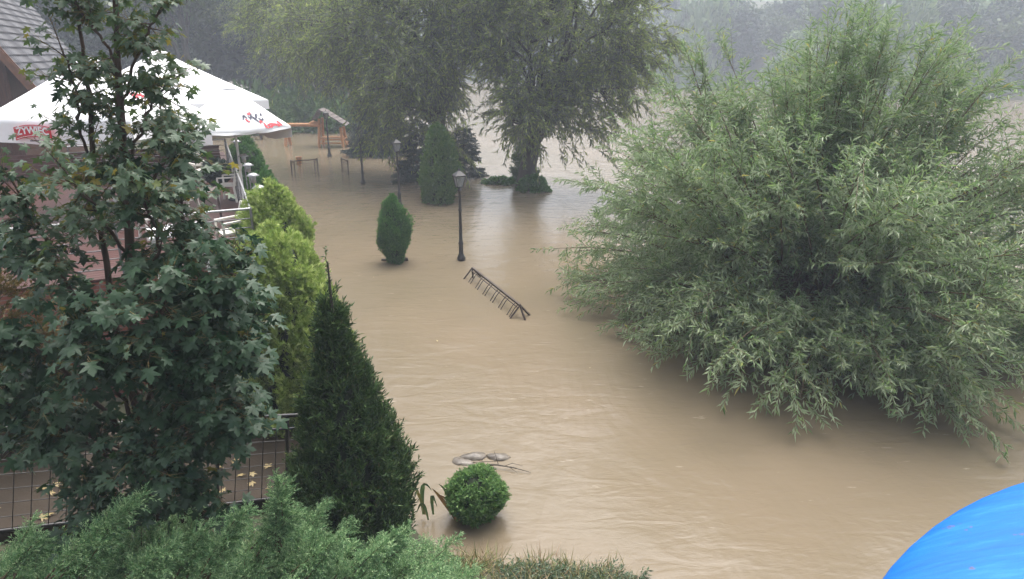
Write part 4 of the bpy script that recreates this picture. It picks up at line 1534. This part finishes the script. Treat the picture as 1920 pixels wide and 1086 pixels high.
# ---------------------------------------------------------------- lamp posts
def lamp_post(label):
    t = thing('lamp_post', label, 'lamp post', (0, 0, 0), 0, 'black lamp posts in the flooded garden')
    HT = 2.78
    mb = MB()
    mb.lathe([(0.12, -0.6), (0.12, 0.02), (0.135, 0.03), (0.135, 0.10), (0.10, 0.16), (0.075, 0.22), (0.07, 0.5), (0.085, 0.53), (0.085, 0.57), (0.06, 0.62),
              (0.052, 1.0), (0.046, 1.55), (0.06, 1.58), (0.06, 1.62), (0.045, 1.66), (0.04, HT - 0.62), (0.06, HT - 0.6), (0.06, HT - 0.57), (0.035, HT - 0.54), (0.05, HT - 0.47)], sides=10)
    mb.bar((-0.17, 0, HT - 0.75), (0.17, 0, HT - 0.75), 0.02, 0.02)
    mb.build('post', M['iron'], t)
    mb = MB()
    z0, z1 = HT - 0.47, HT - 0.13
    a, b = 0.085, 0.15
    for k in range(4):
        an = math.pi / 4 + k * math.pi / 2
        an2 = an + math.pi / 2
        q = math.sqrt(2)
        p0 = np.array([math.cos(an) * a * q, math.sin(an) * a * q, z0])
        p1 = np.array([math.cos(an) * b * q, math.sin(an) * b * q, z1])
        p2 = np.array([math.cos(an2) * a * q, math.sin(an2) * a * q, z0])
        p3 = np.array([math.cos(an2) * b * q, math.sin(an2) * b * q, z1])
        mb.bar(p0, p1, 0.02, 0.02)
        mb.bar(p0, p2, 0.022, 0.022)
        mb.bar(p1, p3, 0.026, 0.026)
    mb.build('lantern_frame', M['iron'], t)
    mb = MB()
    ph = [math.pi / 4 + k * math.pi / 2 for k in range(4)]
    q = math.sqrt(2) * 0.93
    mb.add([(math.cos(p) * a * q, math.sin(p) * a * q, z0) for p in ph] + [(math.cos(p) * b * q, math.sin(p) * b * q, z1) for p in ph],
           [[k, (k + 1) % 4, 4 + (k + 1) % 4, 4 + k] for k in range(4)])
    mb.build('glass', M['lamp_glass'], t)
    mb = MB()
    mb.lathe([(0.235, z1 + 0.0), (0.235, z1 + 0.015), (0.15, z1 + 0.07), (0.06, z1 + 0.13), (0.03, z1 + 0.15), (0.04, z1 + 0.175), (0.0, z1 + 0.22)], sides=4, smooth=False)
    o = mb.build('lantern_roof', M['iron'], t)
    o.rotation_euler = (0, 0, math.pi / 4)
    return t


mg, n_, l_, bs_, out_ = new_mat('lamp_glass')
bs_.inputs['Base Color'].default_value = (0.5, 0.52, 0.55, 1)
bs_.inputs['Roughness'].default_value = 0.25
bs_.inputs['Transmission Weight'].default_value = 0.7
M['lamp_glass'] = mg
lp = None
for px, py, lb in [(865, 488, 'black lamp post nearest the bicycle rack, glass lantern in full view'), (750, 388, 'black lamp post rising behind the small spindle shaped arborvitae'),
                   (681, 345, 'black lamp post standing left in front of the dark blue spruce'), (618, 294, 'black lamp post farthest away, in front of the shingled roof')]:
    p = at_z(px, py, 0)
    if lp is None:
        lp = lamp_post(lb)
        o = lp
    else:
        o = dup(lp, label=lb)
    o.location = (p[0], p[1], 0)
    o.rotation_euler = (0, 0, ROTD)

# ---------------------------------------------------------------- bicycle rack
a, b = at_z(886, 521, 0), at_z(975, 594, 0)
t = thing('bicycle_rack', 'rusty dark bicycle rack standing partly under the brown water', 'bicycle rack', (a[0], a[1], 0))
d = b - a
dl = np.linalg.norm(d)
du = d / dl
dn = np.array([du[1], -du[0], 0])           # towards the right of the run
if dn[0] > 0:
    dn = -dn
HR = 0.30
mb = MB()
mb.bar((0, 0, HR), d + np.array([0, 0, HR]), 0.05, 0.05)
mb.build('top_rail', M['rust_iron'], t)
mb = MB()
mb.bar(dn * 0.05 + np.array([0, 0, HR - 0.06]), d + dn * 0.05 + np.array([0, 0, HR - 0.06]), 0.018, 0.018)
mb.build('lower_rail', M['rust_iron'], t)
for f in (0.0, 1.0):
    e = d * f
    mb = MB()
    for vec in (dn * 0.26, -dn * 0.26, du * (0.25 if f else -0.02) - dn * 0.02):
        mb.bar(e + np.array([0, 0, HR]), e + vec * 1.5 + np.array([0, 0, -0.15]), 0.04, 0.04, up=(0.3, 0.9, 0.1))
    mb.build('end_frame', M['rust_iron'], t)
for k in range(6):
    f = 0.10 + 0.165 * k
    for off in (0.0, 0.045):
        e = d * (f + off)
        mb = MB()
        mb.tube([e + np.array([0, 0, HR]), e + dn * 0.10 + np.array([0, 0, HR - 0.09]), e + dn * 0.42 + np.array([0, 0, -0.25])], 0.011, 6)
        mb.build('wheel_bar', M['rust_iron'], t)

# ---------------------------------------------------------------- swing frame and little roofed tower
ROT = {}
L0, L1 = at_z(542, 273, 0), at_z(606, 274, 0)
t = thing('swing_frame', 'orange log swing frame with a round beam beside the small tower', 'swing', L0)
d = L1 - L0
du = unit(d)
dn = np.array([-du[1], du[0], 0])
BZ = 1.42
mb = MB()
mb.tube([(0, 0, BZ), d * 0.5 + np.array([0, 0, BZ + 0.02]), d + np.array([0, 0, BZ])], [0.13, 0.125, 0.13], 10)
mb.tube([d * 0.66 + np.array([0, 0, BZ + 0.10]), d * 0.78 + np.array([0, 0, BZ + 0.22]), d * 0.95 + np.array([0, 0, BZ + 0.14])], [0.07, 0.09, 0.07], 8)
mb.build('beam', M['log'], t)
for sg in (-1, 1):
    mb = MB()
    mb.tube([np.array([0, 0, BZ + 0.05]), dn * 0.55 * sg + du * (-0.1) + np.array([0, 0, -0.6])], 0.115, 9)
    mb.build('leg', M['log'], t)
L2 = at_z(630, 278, 0)
t = thing('play_tower', 'small orange log play tower with shingled slanting roof in the flood', 'play tower', L1)
e = np.array([L2[0] - L1[0] + 0.25, 0.0, 0])
for k, (ox, oy) in enumerate([(0, -0.4), (0, 0.4), (e[0], -0.4), (e[0], 0.4)]):
    mb = MB()
    lean = 0.18 if ox == 0 else -0.18
    mb.tube([(ox - lean * 0.9, oy * 1.5, -0.6), (ox, oy, 1.3 if ox else 1.9)], 0.1, 8)
    mb.build('post', M['log'], t)
mb = MB()
for z in (0.25, 0.5):
    mb.tube([(-0.1, -0.5, z), (e[0] + 0.1, -0.5, z)], 0.055, 7)
mb.bar((0, 0, 0.62), (e[0], 0, 0.62), 0.9, 0.05)
mb.build('platform', M['log'], t)
mb = MB()
for z in (0.1, 0.32, 0.54):
    mb.tube([(e[0] + 0.35 - z * 0.3, -0.45, z), (e[0] + 0.35 - z * 0.3, 0.3, z)], 0.04, 6)
for oy in (-0.42, 0.28):
    mb.tube([(e[0] + 0.6, oy, -0.4), (e[0] + 0.1, oy, 0.75)], 0.05, 6)
mb.build('ladder', M['log'], t)
mb = MB()
for k in range(6):
    f0, f1 = k / 6, (k + 1) / 6 + 0.05
    A = np.array([0.10, 0, 2.52])
    B = np.array([e[0] + 0.42, 0, 1.42])
    p, q = A + (B - A) * f0, A + (B - A) * min(1, f1)
    mb.bar(p + np.array([0, -0.75, 0.03]) , p + np.array([0, 0.75, 0.03]), 0.02, 0.02)
    nrm = np.array([-(B - A)[2], 0, (B - A)[0]])
    nrm = unit(nrm)
    mb.bar(p + nrm * 0.0, q + nrm * 0.05, 1.5, 0.03, up=nrm)
    A2 = np.array([0.10, 0, 2.52])
    B2 = np.array([-0.45, 0, 1.75])
    p, q = A2 + (B2 - A2) * f0, A2 + (B2 - A2) * min(1, f1)
    nrm = unit(np.array([(B2 - A2)[2], 0, -(B2 - A2)[0]]))
    mb.bar(p, q + nrm * 0.05, 1.5, 0.03, up=nrm)
mb.build('roof', M['shingle'], t)

# ---------------------------------------------------------------- pieces of garden fence in the flood
def fence_piece(label, A, B, hh, bars, knobs=True):
    t = thing('garden_fence', label, 'fence', A, 0, 'dark iron fence pieces in the flood')
    d = np.array(B) - np.array(A)
    for f in (0.0, 1.0):
        mb = MB()
        e = d * f
        mb.bar(e + np.array([0, 0, -0.5]), e + np.array([0, 0, hh + 0.06]), 0.06, 0.06, up=(1, 0, 0))
        if knobs:
            e2 = e + unit(d) * (0.16 if f == 0 else -0.16)
            mb.bar(e2 + np.array([0, 0, -0.5]), e2 + np.array([0, 0, hh + 0.02]), 0.045, 0.045, up=(1, 0, 0))
            mb.bar(e + np.array([0, 0, hh - 0.08]), e2 + np.array([0, 0, hh - 0.08]), 0.03, 0.03)
        mb.build('post', M['rust_iron'], t)
    mb = MB()
    mb.bar(np.array([0, 0, hh]), d + np.array([0, 0, hh]), 0.045, 0.05)
    mb.bar(np.array([0, 0, hh - 0.16]), d + np.array([0, 0, hh - 0.16]), 0.02, 0.02)
    for k in range(bars):
        e = d * (k + 1) / (bars + 1)
        mb.tube([e + np.array([0, 0, -0.4]), e + np.array([0, 0, hh - 0.01])], 0.011, 5)
    mb.build('panel', M['rust_iron'], t)


fence_piece('dark iron fence piece with vertical bars in the water by the swing', at_z(548, 328, 0), at_z(597, 324, 0), 0.72, 8)
fence_piece('narrow dark iron gate piece between two far lamp posts', at_z(642, 322, 0), at_z(654, 327, 0), 0.72, 4, False)
fence_piece('faint dark iron gate post pair behind the lamp post by the spruce', at_z(731, 312, 0), at_z(737, 313, 0), 0.5, 1, False)
p = at_z(561, 305, 0.15)
mb = MB()
mb.lathe([(0.10, -0.5), (0.12, 0.0), (0.17, 0.36), (0.19, 0.38), (0.15, 0.38), (0.12, 0.2)], sides=10)
o = mb.build('wooden_bin', M['log'])
o.location = (p[0], p[1], 0.1)
tag(o, 'small orange wooden bin standing behind the fence piece in the water', 'bin')
# bench-like dark wall under the umbrella edge
p = at_z(470, 262, 0)
t = thing('garden_bench', 'long dark low bench in the water just below the umbrella edge', 'bench', (p[0], p[1], 0), 0.06)
mb = MB()
mb.box((0, 0, 0.45), (1.9, 0.45, 0.06))
mb.build('seat', M['rust_iron'], t)
mb = MB()
mb.box((0, 0.23, 0.72), (1.9, 0.05, 0.4))
mb.build('backrest', M['rust_iron'], t)
for sx in (-0.8, 0.8):
    mb = MB()
    mb.box((sx, 0, 0.1), (0.08, 0.42, 0.66))
    mb.build('leg', M['rust_iron'], t)

# ---------------------------------------------------------------- black fence in front of the path
def fpt(px, py, y):
    return at_y(px, py, y)


FA, FB = at_y(-60, 1003, 6.05), at_y(566, 928, 7.8)      # foot line of the fence
TA, TB = at_y(-60, 806, 6.05), at_y(566, 778, 7.8)
FA[2] -= 0.0
t = thing('wire_fence', 'black tube fence with wide wire mesh behind the maple trunk', 'fence', FA)


def fq(s_, h):
    """point on the fence plane: s along 0..1, h 0 foot .. 1 top"""
    a = FA + (FB - FA) * s_
    b = TA + (TB - TA) * s_
    return a + (b - a) * h - FA


mb = MB()
mb.tube([fq(0, 1), fq(1.04, 1)], 0.027, 8)
mb.build('top_rail', M['iron'], t)
for h in (0.0, 0.845):
    mb = MB()
    mb.tube([fq(0, h), fq(1.04, h)], 0.017 if h else 0.024, 8)
    mb.build('rail', M['iron'], t)
for s_ in (0.02, 0.355, 0.70, 0.945):
    mb = MB()
    mb.tube([fq(s_, -0.35), fq(s_, 1.0)], 0.026, 8)
    mb.build('post', M['iron'], t)
mb = MB()
for k in range(22):
    s_ = 0.015 + k * 0.0465
    mb.tube([fq(s_, 0.0), fq(s_ + 0.006, 0.845)], 0.006, 4, cap=False)
for k in range(1, 6):
    h = 0.845 * k / 6
    mb.tube([fq(0.0, h), fq(1.0, h)], 0.006, 4, cap=False)
mb.build('wire_mesh', M['iron'], t)
# path: strip just behind the fence, following its slope, with a kerb
perp = unit(np.array([-(FB - FA)[1], (FB - FA)[0], 0]))
mb = MB()
off = np.array([0, 0, 0.02])
V = []
for s_ in np.linspace(-0.3, 1.12, 12):
    p0 = FA + (FB - FA) * s_
    for w in (0.02, 2.6):
        V.append(p0 + perp * w + off + np.array([0, 0, 0.0]))
k = np.arange(11) * 2
V = np.array(V)
low = V.copy()
low[:, 2] -= 1.2
n = len(V)
F = np.concatenate([np.stack([k, k + 2, k + 3, k + 1], -1), np.stack([k + n, k, k + 1, k + n + 1], -1)[:1],
                    np.stack([k + n, k + n + 2, k + 2, k], -1), np.stack([k + 1, k + 3, k + n + 3, k + n + 1], -1)])
mb.add(np.concatenate([V, low]), F)
tag(mb.build('path', M['paving']), kind='structure')
rng = np.random.default_rng(17)
lf = None
for i in range(16):
    s_, w = (rng.uniform(0.72, 0.93), rng.uniform(0.1, 1.0)) if i < 9 else (rng.uniform(0.05, 0.33), rng.uniform(0.1, 1.2))
    p = FA + (FB - FA) * s_ + perp * w + np.array([0, 0, 0.032])
    if lf is None:
        mb = MB()
        mb.leaves(np.array([[-0.06, 0, 0.006]]), np.array([[1.0, 0, 0.0]]), np.array([[0, 0, 1.0]]), 0.10, 0.10, MAPLE)
        lf = mb.build('fallen_leaf', M['fallen'])
        tag(lf, 'yellow maple leaf fallen on the wet path behind the black fence', 'leaf', 'yellow leaves fallen on the path')
        o = lf
    else:
        o = lf.copy()
        COL.objects.link(o)
    o.location = p
    o.rotation_euler = (rng.normal(0, 0.1), rng.normal(0.15, 0.1), rng.random() * 6.28)
    o.scale = (0.8 + 0.5 * rng.random(),) * 3

# ---------------------------------------------------------------- junipers on the bank
def juniper(label, loc, sprays, seed, group):
    """feathery shrub: arching axes, each with drooping side sprays of tiny scales.  sprays: (dx,dy,dz, length, azim, elev)"""
    rng = np.random.default_rng(seed)
    t = thing('juniper_shrub', label, 'shrub', loc, 0, group)
    mb, mt = MB(), MB()
    for (o0, ln, az, el) in sprays:
        d = np.array([math.cos(az) * math.cos(el), math.sin(az) * math.cos(el), math.sin(el)])
        end = np.array(o0) + d * ln
        C = bez(o0, np.array(o0) + d * ln * 0.5 + np.array([0, 0, 0.10 * ln]), end, 9)
        mt.tube(C, np.linspace(0.010, 0.002, 9), 4, cap=False)
        m = int(80 * ln + 14)
        f = (0.12 + 0.88 * rng.random(m)) * 8
        i0 = np.minimum(f.astype(int), 7)
        P = C[i0] + (C[i0 + 1] - C[i0]) * (f - i0)[:, None]
        T = unit(C[i0 + 1] - C[i0])
        sd_ = unit(rng.normal(0, 1, (m, 3)) + np.array([0, 0, 0.25]))
        D = unit(T * 0.85 + sd_ * 0.75)
        L = (0.09 + 0.17 * (1 - f / 8.6)) * (0.7 + 0.5 * rng.random(m)) * (0.7 + 0.5 * ln)
        G = np.zeros((m, 3))
        G[:, 2] = -0.18
        mb.leafy(rng, P, D, L, G, 15, 0.034, 0.0085, LANCE, ang=0.62, flat=0.1, droop=0.0, s0=0.02, jit=0.2)
    mb.build('crown', M['juniper'], t)
    mt.build('stems', M['twig'], t)
    return t


JG = 'feathery junipers on the bank'


def bank_sprays(n, w, dpt, seed, ln=(0.35, 0.75), az0=math.radians(60), el0=0.75, hgt=0.28):
    r = np.random.default_rng(seed)
    out = []
    for i in range(n):
        x, y = r.uniform(-w, w), r.uniform(-dpt, dpt)
        out.append(((x, y, r.uniform(0.0, hgt)), r.uniform(*ln), az0 + r.normal(0, 0.75), el0 + r.normal(0, 0.28)))
    return out


specs = [(40, 1060, 4.9, 95, 0.8, 'juniper at the lower left corner below the wire fence', 0.62),
         (190, 1040, 5.0, 60, 0.6, 'juniper with one tall slanting plume below the maple', 0.66),
         (345, 1065, 5.0, 55, 0.6, 'low juniper in the middle of the bank, right below the maple trunk', 0.6),
         (520, 1010, 5.5, 60, 0.5, 'juniper with an upright plume at the foot of the dark spruce', 0.85),
         (640, 1065, 5.35, 60, 0.65, 'pale tipped juniper in front of the dark spruce', 0.45),
         (745, 1062, 5.6, 55, 0.45, 'juniper nearest the water, beside the strappy leaves', 0.4)]
PLUMES = [(1, 130, 1090, 268, 932, 4.55), (1, 90, 1100, 222, 985, 4.5), (2, 380, 1090, 468, 952, 4.65), (3, 520, 1030, 522, 896, 5.5), (2, 330, 1100, 392, 985, 4.6),
          (4, 560, 1090, 640, 1004, 5.3), (0, 10, 1090, 75, 1012, 4.5), (5, 700, 1070, 765, 990, 5.6), (2, 240, 1100, 330, 1010, 4.5), (3, 480, 1040, 560, 960, 5.5), (4, 640, 1100, 720, 1020, 5.3)]
for i, (px, py, y, n, w, lb, el) in enumerate(specs):
    p = at_y(px, py, y)
    g = gz_at(p[0], y)
    z = p[2] - 0.80
    sp = bank_sprays(n + 5, w, 0.45, 700 + i, el0=el)
    rj = np.random.default_rng(900 + i)
    for (ii, rx, ry, tx, ty, yy) in PLUMES:
        if ii != i:
            continue
        A, B = at_y(rx, ry, yy), at_y(tx, ty, yy + 0.12)
        for q in range(6):
            r0 = A + rj.normal(0, 0.05, 3)
            e0 = B + rj.normal(0, 0.05, 3) * (0 if q == 0 else 1) - (B - A) * 0.10 * q
            v = e0 - r0
            ln = float(np.linalg.norm(v))
            sp.append((tuple(r0 - np.array([p[0], y, z])), ln, math.atan2(v[1], v[0]), math.asin(v[2] / ln)))
    juniper(lb, (p[0], y, z), sp, 720 + i, JG)

# grass and weeds on the water's edge
rng = np.random.default_rng(8)
mb = MB()
n = 3000
px = rng.uniform(800, 1170, n)
X = np.interp(px, [800, 1170], [-0.75, 1.35]) + rng.normal(0, 0.05, n)
Y = np.interp(px, [800, 1170], [6.85, 6.6]) - np.abs(rng.normal(0, 0.45, n)) + 0.06 * rng.normal(0, 1, n)
cl = rng.integers(0, 90, n)
cxy = np.stack([rng.uniform(-0.75, 1.4, 90), rng.uniform(5.9, 6.85, 90)], -1)
tuft = rng.random(n) < 0.7
X = np.where(tuft, cxy[cl, 0] + rng.normal(0, 0.05, n), X)
Y = np.where(tuft, cxy[cl, 1] + rng.normal(0, 0.05, n), Y)
Z = ground_z(X[None], Y[None])[0]
S = np.stack([X, Y, Z - 0.02], -1)
D = unit(rng.normal(0, 0.8, (n, 3)) * np.array([1, 1, 0.3]) + np.array([0, 0.1, 0.7]))
N = rng.normal(0, 1, (n, 3))
mb.leaves(S, D, N, 0.06 + 0.32 * rng.random(n) ** 2.2, 0.007 + 0.006 * rng.random(n), LANCE)
o = mb.build('grass', M['grass'])
tag(o, 'tangled green and straw coloured grass at the water edge', 'grass', kind='stuff')
mb = MB()
n = 420
X = rng.uniform(-0.1, 1.6, n)
Y = 6.62 - np.abs(rng.normal(0, 0.35, n))
S = np.stack([X, Y, ground_z(X[None], Y[None])[0]], -1)
D = unit(rng.normal(0, 0.6, (n, 3)) + np.array([0, 0, 0.7]))
G = np.zeros((n, 3))
G[:, 2] = -0.3
mb.leafy(rng, S, D, 0.12 + 0.16 * rng.random(n), G, 7, 0.07, 0.022, LANCE, ang=0.9)
o = mb.build('weeds', M['weed'])
tag(o, 'matted grey green weeds along the water edge', 'weeds', kind='stuff')

# strappy bent leaves beside the globe
p = at_z(812, 955, 0.15)
t = thing('strap_leaf_plant', 'bent strap leaved plant with yellow and orange blades at the water edge', 'plant', (p[0], p[1], 0.06))
t.scale = (1.15, 1.15, 1.25)
rng = np.random.default_rng(12)


def blade(mb, pts, w):
    P = np.array(pts, float)
    C = bez(P[0], P[1], P[2], 9)
    T = unit(np.gradient(C, axis=0))
    s_ = unit(np.cross(T, np.array([0.1, 1, 0.2])))
    ww = w * np.sin(np.linspace(0.5, math.pi, 9))[:, None] + 0.002
    up = unit(np.cross(s_, T))
    V = np.concatenate([C - s_ * ww, C + up * ww * 0.25, C + s_ * ww])
    k = np.arange(8)
    mb.add(V, np.concatenate([np.stack([k, k + 1, k + 10, k + 9], -1), np.stack([k + 9, k + 10, k + 19, k + 18], -1)]), 0, True)


M['strap_green'] = noise_mat('strap_green', [(0.3, (0.08, 0.16, 0.05)), (0.7, (0.2, 0.28, 0.1))], 20, 0.4)
M['strap_orange'] = noise_mat('strap_orange', [(0.3, (0.28, 0.12, 0.04)), (0.7, (0.42, 0.22, 0.07))], 20, 0.45)
M['strap_yellow'] = noise_mat('strap_yellow', [(0.3, (0.4, 0.3, 0.08)), (0.7, (0.55, 0.42, 0.15))], 20, 0.45)
for pts, w, mm in [([(-0.12, 0, 0), (-0.16, 0.05, 0.55), (-0.02, 0.1, 0.25)], 0.025, 'strap_green'), ([(-0.1, 0, 0), (-0.22, 0.05, 0.5), (-0.25, 0.1, 0.2)], 0.018, 'strap_yellow'),
                   ([(0.3, -0.1, -0.02), (0.1, 0.0, 0.25), (-0.02, 0.1, 0.28)], 0.028, 'strap_orange'), ([(0.28, -0.02, 0), (0.16, 0.1, 0.3), (0.06, 0.15, 0.3)], 0.02, 'strap_green'),
                   ([(0.34, -0.1, -0.02), (0.2, 0.05, 0.2), (0.05, 0.12, 0.18)], 0.02, 'strap_orange'), ([(0.0, 0.0, 0), (-0.04, 0.05, 0.4), (0.05, 0.0, 0.1)], 0.02, 'strap_green'),
                   ([(0.33, 0.1, 0.0), (0.3, 0.15, 0.32), (0.18, 0.2, 0.30)], 0.02, 'strap_yellow'), ([(-0.05, -0.1, 0), (-0.1, -0.05, 0.35), (-0.2, 0.0, 0.02)], 0.016, 'strap_green')]:
    mb = MB()
    blade(mb, pts, w)
    mb.build('blade', M[mm], t)

# stones breaking the surface and a bare twig
def stone(label, px, py, s3, seed):
    rng = np.random.default_rng(seed)
    p = at_z(px, py, 0)
    nu, nv = 16, 9
    th = np.arange(nu) / nu * 2 * math.pi
    V = [(0, 0, 1.0)]
    F = []
    for j in range(1, nv):
        ph = j / nv * math.pi * 0.75
        for a in th:
            r = 1 + 0.22 * math.sin(2 * a + seed) + 0.15 * math.sin(3 * a + 2 * ph + seed * 2) + 0.06 * math.sin(7 * a + seed) + rng.normal(0, 0.03)
            V.append((math.cos(a) * math.sin(ph) * r, math.sin(a) * math.sin(ph) * r, math.cos(ph)))
    mb = MB()
    V = np.array(V) * np.array(s3)
    F4 = [[1 + j * nu + k, 1 + (j + 1) * nu + k, 1 + (j + 1) * nu + (k + 1) % nu, 1 + j * nu + (k + 1) % nu] for j in range(nv - 2) for k in range(nu)]
    F3 = [[0, 1 + k, 1 + (k + 1) % nu] for k in range(nu)]
    mb.v.append(V)
    mb.f.append((np.array(F4), 0, True))
    mb.f.append((np.array(F3), 0, True))
    mb.n = len(V)
    o = mb.build('wet_stone', M['stone'])
    o.location = (p[0], p[1], -0.012)
    tag(o, label, 'stone', 'wet stones behind the globe shrub')


stone('wet grey stone breaking the water directly behind the globe shrub', 889, 857, (0.19, 0.13, 0.075), 1)
stone('wet grey stone in the water behind the globe shrub, right of the other', 934, 858, (0.16, 0.12, 0.07), 2)
stone('low dark stone barely above the water left of the wet stones', 866, 866, (0.17, 0.12, 0.05), 3)
p = at_z(920, 878, 0)
mb = MB()
mb.tube([(-0.1, 0.12, -0.02), (0.1, 0.0, 0.06), (0.36, -0.06, 0.05), (0.62, -0.14, 0.02)], [0.012, 0.011, 0.008, 0.004], 6)
mb.tube([(0.12, 0.0, 0.06), (0.08, 0.1, 0.16), (0.05, 0.14, 0.22)], [0.007, 0.005, 0.002], 5)
mb.tube([(0.3, -0.05, 0.05), (0.42, -0.18, 0.03)], [0.006, 0.002], 5)
mb.tube([(-0.3, 0.16, 0.0), (-0.12, 0.1, 0.05), (0.08, 0.14, 0.03)], [0.005, 0.006, 0.003], 5)
mb.tube([(0.2, -0.03, 0.055), (0.34, 0.06, 0.05), (0.5, 0.05, 0.01)], [0.006, 0.004, 0.002], 5)
o = mb.build('bare_twig', M['bark'])
o.location = p
tag(o, 'bare brown twig sticking out of the water beside the globe shrub', 'twig')
rng = np.random.default_rng(44)
fl = None
for px_, py_ in [(641, 358), (604, 392), (668, 375), (560, 352), (655, 398), (797, 310), (716, 330), (700, 520), (820, 640), (1105, 690)]:
    if fl is None:
        mb = MB()
        mb.leaves(np.array([[-0.04, 0, 0.004]]), np.array([[1.0, 0, 0.0]]), np.array([[0, 0, 1.0]]), 0.05, 0.03, OVAL)
        fl = mb.build('floating_leaf', M['fallen'])
        tag(fl, 'small pale leaf drifting on the brown flood water', 'leaf', 'leaves drifting on the flood')
        o = fl
    else:
        o = fl.copy()
        COL.objects.link(o)
    o.location = at_z(px_, py_, 0.012)
    o.rotation_euler = (0, 0, rng.random() * 6.28)
    o.scale = (0.7 + 0.8 * rng.random(),) * 3
# debris at the small arborvitae
p = at_z(757, 489, 0)
mb = MB()
mb.box((0, 0, 0.04), (0.3, 0.1, 0.1), 0.15, 0, 0.85)
mb.box((-0.62, 0.02, 0.02), (0.16, 0.08, 0.07), -0.3, 0, 0.8)
mb.tube([(-0.62, 0.02, 0.03), (-0.3, 0.12, 0.03), (0, 0, 0.03)], 0.015, 5)
o = mb.build('driftwood', M['bark'])
o.location = p
tag(o, 'dark driftwood caught at the foot of the small spindle shaped arborvitae', 'driftwood')

# ---------------------------------------------------------------- blue tank beside the camera
TX, TY, TZ, TR = 2.60, 0.0, 4.6, 2.185
t = thing('blue_tank', 'bright blue painted metal tank with brush marks in the lower right corner', 'tank', (TX, TY, 0.6))
mb = MB()
zt = TZ - 0.6
prof = [(0.0, zt + 0.36)] + [(TR * math.sin(q), zt + 0.36 * math.cos(q)) for q in np.linspace(0.04, math.pi / 2, 30)] + [(TR + 0.004, zt - 0.03), (TR, zt - 0.08), (TR, -1.5)]
mb.lathe(prof, sides=96)
mb.build('shell', M['blue'], t)
mb = MB()
mb.lathe([(TR + 0.008, zt - 0.5), (TR + 0.022, zt - 0.51), (TR + 0.022, zt - 0.55), (TR + 0.008, zt - 0.56)], sides=96)
mb.build('hoop', M['blue'], t)
for a_ in (math.radians(72), math.radians(108), math.radians(144)):      # welded seams of the lid
    mb = MB()
    pts = [(TR * 1.002 * math.sin(q) * math.cos(a_), TR * 1.002 * math.sin(q) * math.sin(a_), zt + 0.362 * math.cos(q)) for q in np.linspace(0.25, 1.55, 24)]
    mb.tube(pts, 0.006, 6)
    mb.build('weld_seam', M['blue'], t)

# ---------------------------------------------------------------- mist
mb = MB()
mb.box((0, 159, 16), (540, 360, 44))
hz = mb.build('haze', None)
tag(hz, 'thin pale river mist filling the air', 'mist', kind='stuff')
hm = bpy.data.materials.new('haze')
hm.use_nodes = True
for n in list(hm.node_tree.nodes):
    hm.node_tree.nodes.remove(n)
ho = hm.node_tree.nodes.new('ShaderNodeOutputMaterial')
hv = hm.node_tree.nodes.new('ShaderNodeVolumePrincipled')
hv.inputs['Color'].default_value = (0.80, 0.87, 1.0, 1)
hv.inputs['Density'].default_value = 0.0022
hv.inputs['Anisotropy'].default_value = 0.2
hm.node_tree.links.new(hv.outputs[0], ho.inputs['Volume'])
hz.data.materials.clear()
hz.data.materials.append(hm)
